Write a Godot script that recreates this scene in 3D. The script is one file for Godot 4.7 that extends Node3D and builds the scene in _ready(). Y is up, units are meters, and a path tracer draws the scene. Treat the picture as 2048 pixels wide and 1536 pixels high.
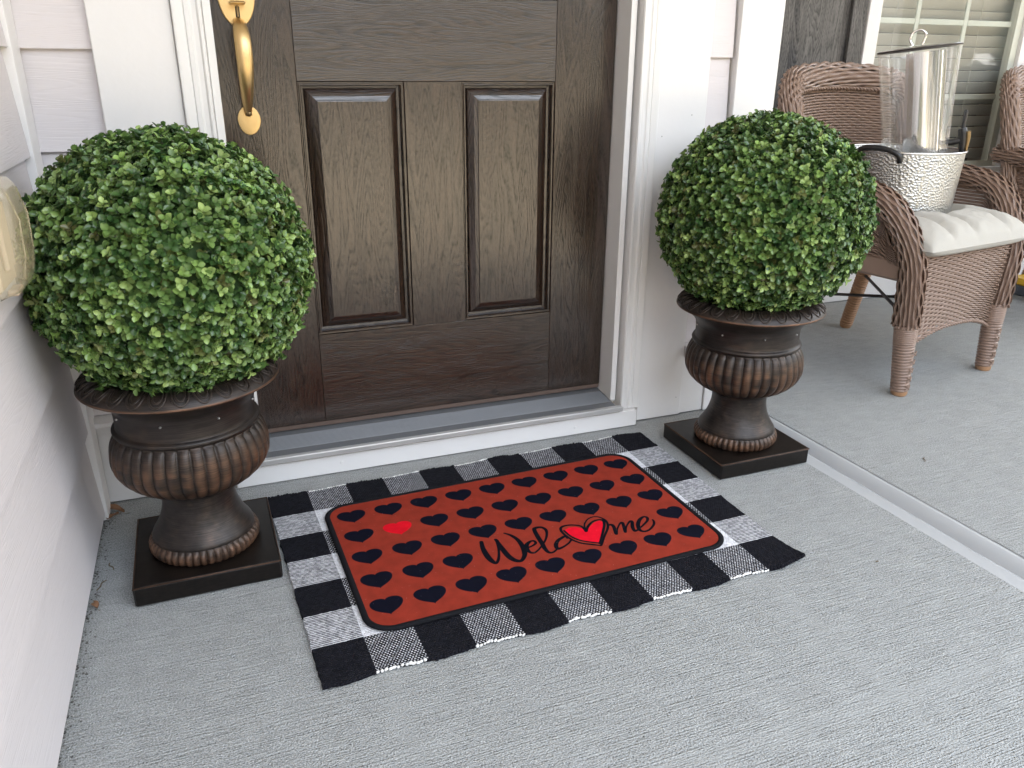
extends Node3D
# A covered front porch: dark wood-grain door, two bronze urns with boxwood balls, a plaid rug with a heart doormat, a wicker chair with a drink dispenser.

# ------------------------------------------------------------------ mesh builder
class MB:
	var v := PackedVector3Array()
	var n := PackedVector3Array()
	var t := PackedVector2Array()
	var c := PackedColorArray()
	var i := PackedInt32Array()
	func mesh() -> ArrayMesh:
		var a := []
		a.resize(Mesh.ARRAY_MAX)
		a[Mesh.ARRAY_VERTEX] = v
		a[Mesh.ARRAY_NORMAL] = n
		a[Mesh.ARRAY_TEX_UV] = t
		if c.size() == v.size():
			a[Mesh.ARRAY_COLOR] = c
		a[Mesh.ARRAY_INDEX] = i
		var m := ArrayMesh.new()
		m.add_surface_from_arrays(Mesh.PRIMITIVE_TRIANGLES, a)
		return m
	func poly(p: Array, inside: Vector3) -> void:
		var nn: Vector3 = (p[1] - p[0]).cross(p[2] - p[0])
		if nn.length() < 1e-14:
			return
		nn = nn.normalized()
		var mid := Vector3.ZERO
		for q in p:
			mid += q
		mid /= p.size()
		var out := nn
		if nn.dot(mid - inside) < 0.0:
			out = -nn
		var b := v.size()
		for q in p:
			v.append(q)
			n.append(out)
			var w: Vector3 = out.abs()
			if w.y >= w.x and w.y >= w.z:
				t.append(Vector2(q.x, q.z))
			elif w.x >= w.z:
				t.append(Vector2(q.z, -q.y))
			else:
				t.append(Vector2(q.x, -q.y))
		for k in range(1, p.size() - 1):
			if out.dot(nn) < 0.0:
				i.append_array(PackedInt32Array([b, b + k, b + k + 1]))
			else:
				i.append_array(PackedInt32Array([b, b + k + 1, b + k]))
	func hexa(p: Array) -> void:
		var m := Vector3.ZERO
		for q in p:
			m += q
		m /= 8.0
		for f in [[0, 1, 2, 3], [4, 5, 6, 7], [0, 1, 5, 4], [1, 2, 6, 5], [2, 3, 7, 6], [3, 0, 4, 7]]:
			poly([p[f[0]], p[f[1]], p[f[2]], p[f[3]]], m)
	func box(lo: Vector3, hi: Vector3, b: float = 0.0) -> void:
		var m := (lo + hi) * 0.5
		if b <= 0.0:
			hexa([Vector3(lo.x, lo.y, lo.z), Vector3(hi.x, lo.y, lo.z), Vector3(hi.x, lo.y, hi.z), Vector3(lo.x, lo.y, hi.z), Vector3(lo.x, hi.y, lo.z), Vector3(hi.x, hi.y, lo.z), Vector3(hi.x, hi.y, hi.z), Vector3(lo.x, hi.y, hi.z)])
			return
		var h := (hi - lo) * 0.5
		b = minf(b, minf(h.x, minf(h.y, h.z)) * 0.95)
		var g := h - Vector3(b, b, b)
		for ax in 3:
			for s in [-1.0, 1.0]:
				var q := []
				for e in [[-1, -1], [1, -1], [1, 1], [-1, 1]]:
					var p := Vector3.ZERO
					p[ax] = s * h[ax]
					p[(ax + 1) % 3] = e[0] * g[(ax + 1) % 3]
					p[(ax + 2) % 3] = e[1] * g[(ax + 2) % 3]
					q.append(m + p)
				poly(q, m)
		for ax in 3:
			var a1 := (ax + 1) % 3
			var a2 := (ax + 2) % 3
			for s in [-1.0, 1.0]:
				for u in [-1.0, 1.0]:
					var q := []
					for e in [[-1, 0], [1, 0], [1, 1], [-1, 1]]:
						var p := Vector3.ZERO
						p[ax] = e[0] * g[ax]
						p[a1] = s * (h[a1] if e[1] == 0 else g[a1])
						p[a2] = u * (g[a2] if e[1] == 0 else h[a2])
						q.append(m + p)
					poly(q, m)
		for x in [-1.0, 1.0]:
			for y in [-1.0, 1.0]:
				for z in [-1.0, 1.0]:
					poly([m + Vector3(x * h.x, y * g.y, z * g.z), m + Vector3(x * g.x, y * h.y, z * g.z), m + Vector3(x * g.x, y * g.y, z * h.z)], m)
	# smooth grid of nu x nv points (index = b * nu + a); wrap joins the last column to the first
	func grid(p: PackedVector3Array, nu: int, nv: int, wrap: bool, away_from: Vector3, uvs := PackedVector2Array(), cols := PackedColorArray(), toward := Vector3.ZERO) -> void:
		var b0 := v.size()
		var nn := PackedVector3Array()
		nn.resize(p.size())
		var vote := 0.0
		for b in nv:
			for a in nu:
				var a0 := a - 1
				var a1 := a + 1
				if wrap:
					a0 = (a0 + nu) % nu
					a1 = a1 % nu
				else:
					a0 = maxi(a0, 0)
					a1 = mini(a1, nu - 1)
				var du := p[b * nu + a1] - p[b * nu + a0]
				var dv := p[mini(b + 1, nv - 1) * nu + a] - p[maxi(b - 1, 0) * nu + a]
				var x := du.cross(dv)
				if x.length() < 1e-16:
					x = nn[maxi(b * nu + a - 1, 0)]
				x = x.normalized()
				nn[b * nu + a] = x
				vote += x.dot(toward) if toward != Vector3.ZERO else x.dot(p[b * nu + a] - away_from)
		var s := 1.0 if vote >= 0.0 else -1.0
		for k in p.size():
			v.append(p[k])
			n.append(nn[k] * s)
			t.append(uvs[k] if uvs.size() == p.size() else Vector2(float(k % nu) / nu, float(k / nu) / nv))
			if cols.size() == p.size():
				c.append(cols[k])
		for b in nv - 1:
			for a in (nu if wrap else nu - 1):
				var a1 := (a + 1) % nu
				var q0 := b0 + b * nu + a
				var q1 := b0 + b * nu + a1
				var q2 := b0 + (b + 1) * nu + a1
				var q3 := b0 + (b + 1) * nu + a
				if s < 0.0:
					i.append_array(PackedInt32Array([q0, q1, q2, q0, q2, q3]))
				else:
					i.append_array(PackedInt32Array([q0, q2, q1, q0, q3, q2]))
	# tube along a path; radii one per point, or one for all; cross section may be flattened (flat = second half-axis / first) across the direction wide
	func tube(path: Array, radii: Array, sides: int = 10, wide := Vector3.ZERO, flat: float = 1.0, caps := true) -> void:
		var pts := PackedVector3Array()
		var uv := PackedVector2Array()
		var up := Vector3.UP
		var m := path.size()
		var along := 0.0
		for k in m:
			var d: Vector3 = (path[mini(k + 1, m - 1)] - path[maxi(k - 1, 0)]).normalized()
			if k > 0:
				along += path[k].distance_to(path[k - 1])
			var x: Vector3
			if wide != Vector3.ZERO:
				x = (wide - d * wide.dot(d)).normalized()
			else:
				if k == 0:
					up = Vector3.UP if absf(d.y) < 0.9 else Vector3.RIGHT
				x = (up - d * up.dot(d)).normalized()
				up = x
			var y := d.cross(x)
			var r: float = radii[k % radii.size()]
			for a in sides:
				var th := TAU * a / sides
				pts.append(path[k] + x * (r * cos(th)) + y * (r * flat * sin(th)))
				uv.append(Vector2(float(a) / sides, along))
		# normals away from the axis
		var b0 := v.size()
		grid(pts, sides, m, true, Vector3.ZERO, uv, PackedColorArray(), Vector3.ZERO)
		var flip := 0.0
		for k in m:
			for a in sides:
				flip += n[b0 + k * sides + a].dot(pts[k * sides + a] - path[k])
		if flip < 0.0:
			for k in range(b0, v.size()):
				n[k] = -n[k]
			var e := i.size() - (m - 1) * sides * 6
			for k in range(e, i.size(), 3):
				var q := i[k + 1]
				i[k + 1] = i[k + 2]
				i[k + 2] = q
		if caps:
			for e2 in [0, m - 1]:
				var q := []
				for a in sides:
					q.append(pts[e2 * sides + a])
				var other: Vector3 = path[1] if e2 == 0 else path[m - 2]
				poly(q, other)
	# surface of revolution about y through `at`; prof holds Vector2(radius, height); shape(angle, k, r) may change the radius
	func lathe(prof: Array, sides: int, at: Vector3, shape = null, tint = null, sx: float = 1.0, sz: float = 1.0) -> void:
		var pts := PackedVector3Array()
		var uv := PackedVector2Array()
		var cols := PackedColorArray()
		for k in prof.size():
			for a in sides + 1:
				var th := TAU * a / sides
				var r: float = prof[k].x
				if shape != null:
					r = shape.call(th, k, r)
				pts.append(at + Vector3(r * sx * cos(th), prof[k].y, r * sz * sin(th)))
				uv.append(Vector2(float(a) / sides, prof[k].y))
				if tint != null:
					cols.append(tint.call(th, k, r))
		var d0: Vector2 = prof[prof.size() / 2 + 1] - prof[prof.size() / 2]
		# decide which way is out from the ring at the middle
		var b0 := v.size()
		grid(pts, sides + 1, prof.size(), false, at, uv, cols, Vector3.ZERO)
		var vote := 0.0
		for k in prof.size():
			vote += 0.0
		var kk := prof.size() / 2
		var q := kk * (sides + 1) + sides / 4
		var want := Vector2(d0.y, -d0.x)
		if want.length() > 0.0:
			var radial := (pts[q] - at) * Vector3(1, 0, 1)
			var nr := n[b0 + q].dot(radial.normalized())
			var got := Vector2(nr, n[b0 + q].y)
			if got.dot(want) < 0.0:
				for k in range(b0, v.size()):
					n[k] = -n[k]
				var e := i.size() - (prof.size() - 1) * sides * 6
				for k in range(e, i.size(), 3):
					var w := i[k + 1]
					i[k + 1] = i[k + 2]
					i[k + 2] = w
		# close the seam's normals
		for k in prof.size():
			var a := b0 + k * (sides + 1)
			var m := (n[a] + n[a + sides]).normalized()
			n[a] = m
			n[a + sides] = m

# ------------------------------------------------------------------ scene helpers
var M := {}
var taken := {}

func lin(r: float, g: float, b: float) -> Color:
	return Color(r, g, b).linear_to_srgb()

func mat(key: String, col: Color, rough: float, metal: float = 0.0) -> StandardMaterial3D:
	var m := StandardMaterial3D.new()
	m.albedo_color = col
	m.roughness = rough
	m.metallic = metal
	m.resource_name = key
	M[key] = m
	return m

func tri(m: StandardMaterial3D, s: Vector3, off := Vector3.ZERO) -> StandardMaterial3D:
	m.uv1_triplanar = true
	m.uv1_world_triplanar = true
	m.uv1_scale = s
	m.uv1_offset = off
	m.uv1_triplanar_sharpness = 8.0
	return m

func relief(m: StandardMaterial3D, tex: Texture2D, cm: float) -> void:
	m.heightmap_enabled = true
	m.heightmap_texture = tex
	m.heightmap_scale = cm

func numbered(called: String) -> String:
	var k: int = taken.get(called, 0)
	taken[called] = k + 1
	return called if k == 0 else "%s_%03d" % [called, k]

func thing(called: String, label: String, category: String, at := Vector3.ZERO, turn: float = 0.0, group := "") -> Node3D:
	var o := Node3D.new()
	o.name = numbered(called)
	add_child(o)
	o.position = at
	o.rotation.y = turn
	o.set_meta("label", label)
	o.set_meta("category", category)
	if group:
		o.set_meta("group", group)
	return o

func part(parent: Node, called: String, what, m: Material, at := Vector3.ZERO) -> MeshInstance3D:
	var o := MeshInstance3D.new()
	o.name = called
	o.mesh = what.mesh() if what is MB else what
	o.material_override = m
	parent.add_child(o, true)
	o.position = at
	return o

func bx(parent: Node, called: String, m: Material, lo: Vector3, hi: Vector3, bevel: float = 0.0) -> MeshInstance3D:
	var b := MB.new()
	b.box(lo, hi, bevel)
	return part(parent, called, b, m)

func smooth(pts: Array, per: int) -> Array:
	var out := []
	var m := pts.size()
	for k in m - 1:
		for s in per:
			var w := float(s) / per
			var p0 = pts[maxi(k - 1, 0)]
			var p3 = pts[mini(k + 2, m - 1)]
			out.append(pts[k].cubic_interpolate(pts[k + 1], p0, p3, w))
	out.append(pts[m - 1])
	return out

# ------------------------------------------------------------------ computed textures
func noise_bytes(w: int, h: int, freq: float, sd: int, kind := FastNoiseLite.TYPE_SIMPLEX_SMOOTH, octaves := 1) -> PackedByteArray:
	return noise_image(w, h, freq, sd, kind, octaves).get_data()

func noise_image(w: int, h: int, freq: float, sd: int, kind := FastNoiseLite.TYPE_SIMPLEX_SMOOTH, octaves := 1) -> Image:
	var f := FastNoiseLite.new()
	f.noise_type = kind
	f.seed = sd
	f.frequency = freq
	if octaves <= 1:
		f.fractal_type = FastNoiseLite.FRACTAL_NONE
	else:
		f.fractal_type = FastNoiseLite.FRACTAL_FBM
		f.fractal_octaves = octaves
	var im := f.get_seamless_image(w, h)
	im.convert(Image.FORMAT_L8)
	return im

func tex_l(d: PackedByteArray, w: int, h: int) -> ImageTexture:
	var im := Image.create_from_data(w, h, false, Image.FORMAT_L8, d)
	return ImageTexture.create_from_image(im)

func tex_rgb(d: PackedByteArray, w: int, h: int) -> ImageTexture:
	var im := Image.create_from_data(w, h, false, Image.FORMAT_RGB8, d)
	return ImageTexture.create_from_image(im)

func make_wood() -> void:
	# growth rings as level lines of a slow noise, with short pores; stretched along the grain by each material's scale
	var w := 1024
	var h := 1024
	var slow := noise_bytes(w, h, 0.0036, 11, FastNoiseLite.TYPE_SIMPLEX_SMOOTH, 2)
	var im := noise_image(w, 256, 0.16, 5)
	im.resize(w, h, Image.INTERPOLATE_CUBIC)
	var pores := im.get_data()
	var blot := noise_bytes(w, h, 0.008, 23, FastNoiseLite.TYPE_SIMPLEX_SMOOTH, 3)
	var hgt := PackedByteArray()
	hgt.resize(w * h)
	var col := PackedByteArray()
	col.resize(w * h * 3)
	var lut := PackedFloat32Array()
	lut.resize(256 * 4)
	for k in 1024:
		var x := fposmod(k / 1024.0 * 17.0, 1.0)
		# each ring fades in slowly and ends in a dark line
		var ring := pow(x, 2.2) if x < 0.86 else (1.0 - x) / 0.14 * 0.72
		lut[k] = ring
	for k in w * h:
		var x := k % w
		var s: int = (slow[k] * 4 * 9 / 17 + x * 26 * 1024 / 17 / w + (pores[k] >> 5)) % 1024
		var ring := lut[s]
		var pr: float = pores[k] / 255.0
		var pore := clampf((pr - 0.52) * 5.0, 0.0, 1.0) * (0.35 + 0.65 * ring)
		var dark := clampf(ring * 0.75 + pore * 0.45, 0.0, 1.0)
		hgt[k] = int(255.0 * (1.0 - 0.55 * ring - 0.45 * pore))
		var tone: float = 1.0 - 0.74 * dark + (blot[k] - 128) / 255.0 * 0.22
		col[k * 3] = int(clampf(tone * 215.0, 0, 255))
		col[k * 3 + 1] = int(clampf(tone * 206.0, 0, 255))
		col[k * 3 + 2] = int(clampf(tone * 199.0, 0, 255))
	M["wood_height"] = tex_l(hgt, w, h)
	M["wood_tone"] = tex_rgb(col, w, h)
	for key in ["wood_height", "wood_tone"]:
		var turned: Image = M[key].get_image()
		turned.rotate_90(CLOCKWISE)
		M[key + "_across"] = ImageTexture.create_from_image(turned)

func make_concrete() -> void:
	var w := 1024
	var h := 1024
	var im := noise_image(28, h, 0.24, 31)
	im.resize(w, h, Image.INTERPOLATE_CUBIC)
	var broom := im.get_data()
	im = noise_image(256, h, 0.3, 37)
	im.resize(w, h, Image.INTERPOLATE_CUBIC)
	var short := im.get_data()
	var grain := noise_bytes(w, h, 0.21, 41, FastNoiseLite.TYPE_SIMPLEX_SMOOTH, 2)
	var blot := noise_bytes(w, h, 0.012, 43, FastNoiseLite.TYPE_SIMPLEX_SMOOTH, 4)
	var hgt := PackedByteArray()
	hgt.resize(w * h)
	var col := PackedByteArray()
	col.resize(w * h * 3)
	for k in w * h:
		var b: float = broom[k] / 255.0 * 0.36 + short[k] / 255.0 * 0.20 + grain[k] / 255.0 * 0.44
		hgt[k] = int(255.0 * clampf((b - 0.2) / 0.6, 0, 1))
		var pit := clampf((0.3 - b) * 7.0, 0, 1)
		var tone := 0.94 + (blot[k] - 128) / 255.0 * 0.05 + (grain[k] - 128) / 255.0 * 0.34 + (b - 0.5) * 0.22 - pit * 0.25
		col[k * 3] = int(clampf(tone * 206.0, 0, 255))
		col[k * 3 + 1] = int(clampf(tone * 207.0, 0, 255))
		col[k * 3 + 2] = int(clampf(tone * 206.0, 0, 255))
	M["concrete_height"] = tex_l(hgt, w, h)
	M["concrete_tone"] = tex_rgb(col, w, h)

func make_fine() -> void:
	# fine grain, brush streaks, hammered dents, soft patches
	M["grain"] = tex_l(noise_bytes(512, 512, 0.35, 51), 512, 512)
	M["patch"] = tex_l(noise_bytes(512, 512, 0.02, 53, FastNoiseLite.TYPE_SIMPLEX_SMOOTH, 4), 512, 512)
	var im := noise_image(24, 512, 0.3, 57, FastNoiseLite.TYPE_SIMPLEX_SMOOTH, 2)
	im.resize(1024, 512, Image.INTERPOLATE_CUBIC)
	var d := im.get_data()
	var im2 := noise_image(1024, 512, 0.02, 59, FastNoiseLite.TYPE_SIMPLEX_SMOOTH, 3)
	var d2 := im2.get_data()
	var col := PackedByteArray()
	col.resize(1024 * 512 * 3)
	for k in 1024 * 512:
		var a := clampf(0.66 + (d[k] - 128) / 255.0 * 0.50 + (d2[k] - 128) / 255.0 * 0.22, 0.2, 1.0)
		col[k * 3] = int(a * 255.0)
		col[k * 3 + 1] = int(clampf(a * 0.97, 0, 1) * 255.0)
		col[k * 3 + 2] = int(clampf(a * 0.94, 0, 1) * 255.0)
	M["streak"] = tex_rgb(col, 1024, 512)
	var f := FastNoiseLite.new()
	f.noise_type = FastNoiseLite.TYPE_CELLULAR
	f.cellular_return_type = FastNoiseLite.RETURN_DISTANCE
	f.frequency = 0.06
	f.seed = 61
	f.fractal_type = FastNoiseLite.FRACTAL_NONE
	var hi := f.get_seamless_image(512, 512)
	hi.convert(Image.FORMAT_L8)
	M["hammer"] = ImageTexture.create_from_image(hi)

const RUG_W := 0.973
const RUG_D := 0.645
func make_rug() -> void:
	var w := 1560
	var h := 1032
	var nx := 171.0
	var nz := 140.0
	var col := PackedByteArray()
	col.resize(w * h * 3)
	var hgt := PackedByteArray()
	hgt.resize(w * h)
	var rng := RandomNumberGenerator.new()
	rng.seed = 7
	var slub := PackedFloat32Array()
	for k in int(nx * nz) + 400:
		slub.append(rng.randf())
	for y in h:
		var z := (y + 0.5) / h
		var row := mini(int(z * 7.0), 6)
		for x in w:
			var u := (x + 0.5) / w
			var cz := z * nz
			var q := int(cz)
			var cx := u * nx + (0.5 if q % 2 == 1 else 0.0)
			var p := int(cx)
			var column := mini(int(u * 11.0), 10)
			var fx := absf(cx - p - 0.5) * 2.0
			var fz := absf(cz - q - 0.5) * 2.0
			var r: float = slub[(q * 171 + p) % slub.size()]
			var bump := (1.0 - fx * fx * 0.85) * (1.0 - fz * fz * 0.95)
			var white := row % 2 == 1
			if column % 2 != row % 2:
				# one thread black, the other white: threads show by turns
				if row % 2 == 1:
					white = fz < 0.56 + 0.16 * r
				else:
					white = fx < 0.56 and fz < 0.48 + 0.14 * r
			elif row % 2 == 1:
				white = true
			else:
				white = false
			var tone := ((0.62 + 0.2 * r) if column % 2 == row % 2 else (0.46 + 0.22 * r)) if white else (0.006 + 0.006 * r)
			var o := (y * w + x)
			hgt[o] = int(255.0 * bump)
			var s := pow(tone, 1.0 / 2.2) * 255.0
			col[o * 3] = int(s)
			col[o * 3 + 1] = int(s)
			col[o * 3 + 2] = int(minf(s * (1.02 if white else 1.16), 255.0))
	M["rug_tone"] = tex_rgb(col, w, h)
	M["rug_height"] = tex_l(hgt, w, h)

const MAT_W := 0.758
const MAT_D := 0.459
const INK := {
	"W1": [[-0.0996, 0.0295, 0.0034], [-0.1048, 0.0525, 0.0044], [-0.1066, 0.0786, 0.0054], [-0.1048, 0.0985, 0.0049], [-0.0993, 0.1106, 0.0029], [-0.0877, 0.0960, 0.0024], [-0.0770, 0.0687, 0.0022], [-0.0691, 0.0418, 0.0034], [-0.0694, 0.0325, 0.0029]],
	"W2": [[-0.0687, 0.0343, 0.0029], [-0.0692, 0.0670, 0.0049], [-0.0677, 0.0969, 0.0054], [-0.0616, 0.1152, 0.0049], [-0.0509, 0.1218, 0.0034], [-0.0393, 0.1109, 0.0039], [-0.0323, 0.0967, 0.0049], [-0.0275, 0.0740, 0.0049], [-0.0278, 0.0483, 0.0039], [-0.0341, 0.0291, 0.0029], [-0.0437, 0.0163, 0.0015]],
	"e": [[-0.0263, 0.0854, 0.0020], [-0.0117, 0.0829, 0.0017], [0.0010, 0.0764, 0.0022], [0.0023, 0.0673, 0.0024], [-0.0053, 0.0652, 0.0024], [-0.0168, 0.0732, 0.0039], [-0.0226, 0.0859, 0.0039], [-0.0225, 0.1007, 0.0029], [-0.0151, 0.1062, 0.0020], [-0.0021, 0.0992, 0.0015]],
	"l": [[-0.0021, 0.0992, 0.0015], [0.0202, 0.0781, 0.0017], [0.0357, 0.0560, 0.0022], [0.0421, 0.0373, 0.0029], [0.0376, 0.0246, 0.0029], [0.0253, 0.0224, 0.0034], [0.0198, 0.0282, 0.0039], [0.0158, 0.0531, 0.0044], [0.0134, 0.0805, 0.0044], [0.0107, 0.1019, 0.0039], [0.0125, 0.1160, 0.0029], [0.0213, 0.1185, 0.0020], [0.0355, 0.1095, 0.0015]],
	"c": [[0.0701, 0.0829, 0.0020], [0.0700, 0.0751, 0.0024], [0.0614, 0.0768, 0.0029], [0.0476, 0.0842, 0.0034], [0.0369, 0.0976, 0.0039], [0.0350, 0.1104, 0.0034], [0.0470, 0.1093, 0.0022], [0.0640, 0.1010, 0.0017], [0.0741, 0.0923, 0.0015]],
	"m": [[0.1711, 0.0717, 0.0017], [0.1798, 0.0709, 0.0029], [0.1808, 0.0801, 0.0034], [0.1719, 0.1066, 0.0029], [0.1828, 0.0917, 0.0015], [0.1997, 0.0740, 0.0017], [0.2060, 0.0738, 0.0029], [0.1988, 0.0928, 0.0029], [0.1932, 0.1077, 0.0024], [0.2058, 0.0902, 0.0015], [0.2225, 0.0750, 0.0020], [0.2275, 0.0770, 0.0029], [0.2178, 0.0951, 0.0034], [0.2137, 0.1108, 0.0029], [0.2217, 0.1102, 0.0017]],
	"e2": [[0.2217, 0.1102, 0.0017], [0.2409, 0.0990, 0.0017], [0.2601, 0.0857, 0.0022], [0.2661, 0.0746, 0.0029], [0.2608, 0.0690, 0.0024], [0.2468, 0.0764, 0.0034], [0.2327, 0.0929, 0.0039], [0.2255, 0.1118, 0.0034], [0.2323, 0.1209, 0.0024], [0.2467, 0.1177, 0.0020], [0.2636, 0.1054, 0.0022], [0.2711, 0.0947, 0.0020], [0.2727, 0.0869, 0.0015]],
	"o1": [[0.1197, 0.0725, 0.0015], [0.1223, 0.0617, 0.0012], [0.1281, 0.0477, 0.0012], [0.1436, 0.0328, 0.0012], [0.1599, 0.0282, 0.0012], [0.1717, 0.0351, 0.0015], [0.1771, 0.0509, 0.0020], [0.1731, 0.0687, 0.0022], [0.1635, 0.0839, 0.0022], [0.1430, 0.1073, 0.0020], [0.1243, 0.1306, 0.0020], [0.1201, 0.1329, 0.0015]],
	"o2": [[0.1180, 0.0740, 0.0024], [0.1184, 0.0547, 0.0022], [0.1087, 0.0443, 0.0020], [0.0937, 0.0382, 0.0020], [0.0797, 0.0390, 0.0024], [0.0722, 0.0468, 0.0024], [0.0701, 0.0620, 0.0024], [0.0750, 0.0876, 0.0022], [0.0873, 0.1095, 0.0020], [0.1063, 0.1233, 0.0020], [0.1213, 0.1334, 0.0015]],
	"o3": [[0.1190, 0.0739, 0.0024], [0.1320, 0.0575, 0.0022], [0.1493, 0.0452, 0.0020], [0.1641, 0.0434, 0.0020], [0.1720, 0.0489, 0.0024], [0.1673, 0.0636, 0.0024], [0.1530, 0.0851, 0.0024], [0.1225, 0.1259, 0.0020]],
	"o4": [[0.0764, 0.0550, 0.0020], [0.0807, 0.0821, 0.0017], [0.0936, 0.1029, 0.0017], [0.1222, 0.1237, 0.0017]]}
const HEART := [[0.0790, 0.0528], [0.0904, 0.0478], [0.1057, 0.0502], [0.1156, 0.0601], [0.1161, 0.0754], [0.1187, 0.0774], [0.1317, 0.0628], [0.1498, 0.0499], [0.1639, 0.0467], [0.1682, 0.0529], [0.1601, 0.0717], [0.1454, 0.0926], [0.1233, 0.1211], [0.1090, 0.1127], [0.0930, 0.0985], [0.0824, 0.0786], [0.0781, 0.0589]]

func make_mat_print() -> void:
	var w := 1600
	var h := 968
	var k := w / MAT_W
	var im := Image.create(w, h, false, Image.FORMAT_RGBA8)
	im.fill(Color8(139, 51, 38))
	var fuzz := noise_image(w, h, 0.4, 71)
	var wear := noise_image(w, h, 0.012, 73, FastNoiseLite.TYPE_SIMPLEX_SMOOTH, 4)
	var hw := 72
	var hh := 66
	var stamps := []
	for ink in [Color8(17, 18, 30), Color8(214, 22, 38)]:
		var s := Image.create(hw * 2, hh * 2, false, Image.FORMAT_RGBA8)
		s.fill(Color(ink.r, ink.g, ink.b, 0))
		for y in hh * 2:
			for x in hw * 2:
				var px := absf((x - hw) / k) / 0.0305
				var py := (0.0296 - (y - hh) / k) / 0.02253 - 1.0
				var e := px * px + pow(py - 0.6 * sqrt(px), 2.0)
				if e < 1.06:
					s.set_pixel(x, y, Color(ink.r, ink.g, ink.b, clampf((1.04 - e) * 14.0, 0, 1)))
		stamps.append(s)
	for r in 5:
		for c in 9:
			if r == 3 and c > 2 and c < 8:
				continue
			var at := Vector2(0.0818 * (c - 4) + 0.001 - 0.0014 * (r - 2), [-0.1705, -0.0875, -0.0065, 0.0765, 0.1585][r])
			var s: Image = stamps[1] if (r == 1 and c == 1) else stamps[0]
			im.blend_rect(s, Rect2i(0, 0, hw * 2, hh * 2), Vector2i(int((at.x + MAT_W / 2) * k) - hw, int((at.y + MAT_D / 2) * k) - hh))
	var poly := PackedVector2Array()
	for p in HEART:
		poly.append(Vector2((p[0] + MAT_W / 2) * k, (p[1] + MAT_D / 2) * k))
	for y in range(int((0.044 + MAT_D / 2) * k), int((0.124 + MAT_D / 2) * k)):
		for x in range(int((0.074 + MAT_W / 2) * k), int((0.172 + MAT_W / 2) * k)):
			if Geometry2D.is_point_in_polygon(Vector2(x, y), poly):
				im.set_pixel(x, y, Color8(216, 20, 42))
	for key in INK:
		var line := []
		for p in INK[key]:
			line.append(Vector3(p[0], p[1], p[2]))
		for p in smooth(line, 14):
			var rad: float = p.z * k * 0.5 * 2.05 + 1.2
			var cx: float = (p.x + MAT_W / 2) * k
			var cy: float = (p.y + MAT_D / 2) * k
			for y in range(int(cy - rad - 1), int(cy + rad + 2)):
				for x in range(int(cx - rad - 1), int(cx + rad + 2)):
					var a := clampf(rad - Vector2(x - cx, y - cy).length() + 0.5, 0, 1)
					if a > 0.0:
						im.set_pixel(x, y, im.get_pixel(x, y).lerp(Color8(15, 15, 22), a))
	im.convert(Image.FORMAT_RGB8)
	var d := im.get_data()
	var f := fuzz.get_data()
	var g := wear.get_data()
	var rng := RandomNumberGenerator.new()
	rng.seed = 77
	for q in w * h:
		var s := 1.0 + (f[q] - 128) / 255.0 * 0.14 + (g[q] - 128) / 255.0 * 0.14
		d[q * 3] = int(clampf(d[q * 3] * s, 0, 255))
		d[q * 3 + 1] = int(clampf(d[q * 3 + 1] * s, 0, 255))
		d[q * 3 + 2] = int(clampf(d[q * 3 + 2] * s, 0, 255))
	for q in 260:
		# lint
		var x := rng.randf_range(20, w - 20)
		var y := rng.randf_range(20, h - 20)
		var a := rng.randf() * TAU
		var b := rng.randf_range(-0.3, 0.3)
		for s in rng.randi_range(2, 9):
			x += cos(a)
			y += sin(a)
			a += b
			var o := (int(y) * w + int(x)) * 3
			if o > 0 and o < d.size() - 3:
				for ch in 3:
					d[o + ch] = int(lerpf(d[o + ch], 190, 0.45))
	M["mat_print"] = tex_rgb(d, w, h)
	M["mat_fuzz"] = ImageTexture.create_from_image(fuzz)

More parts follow.
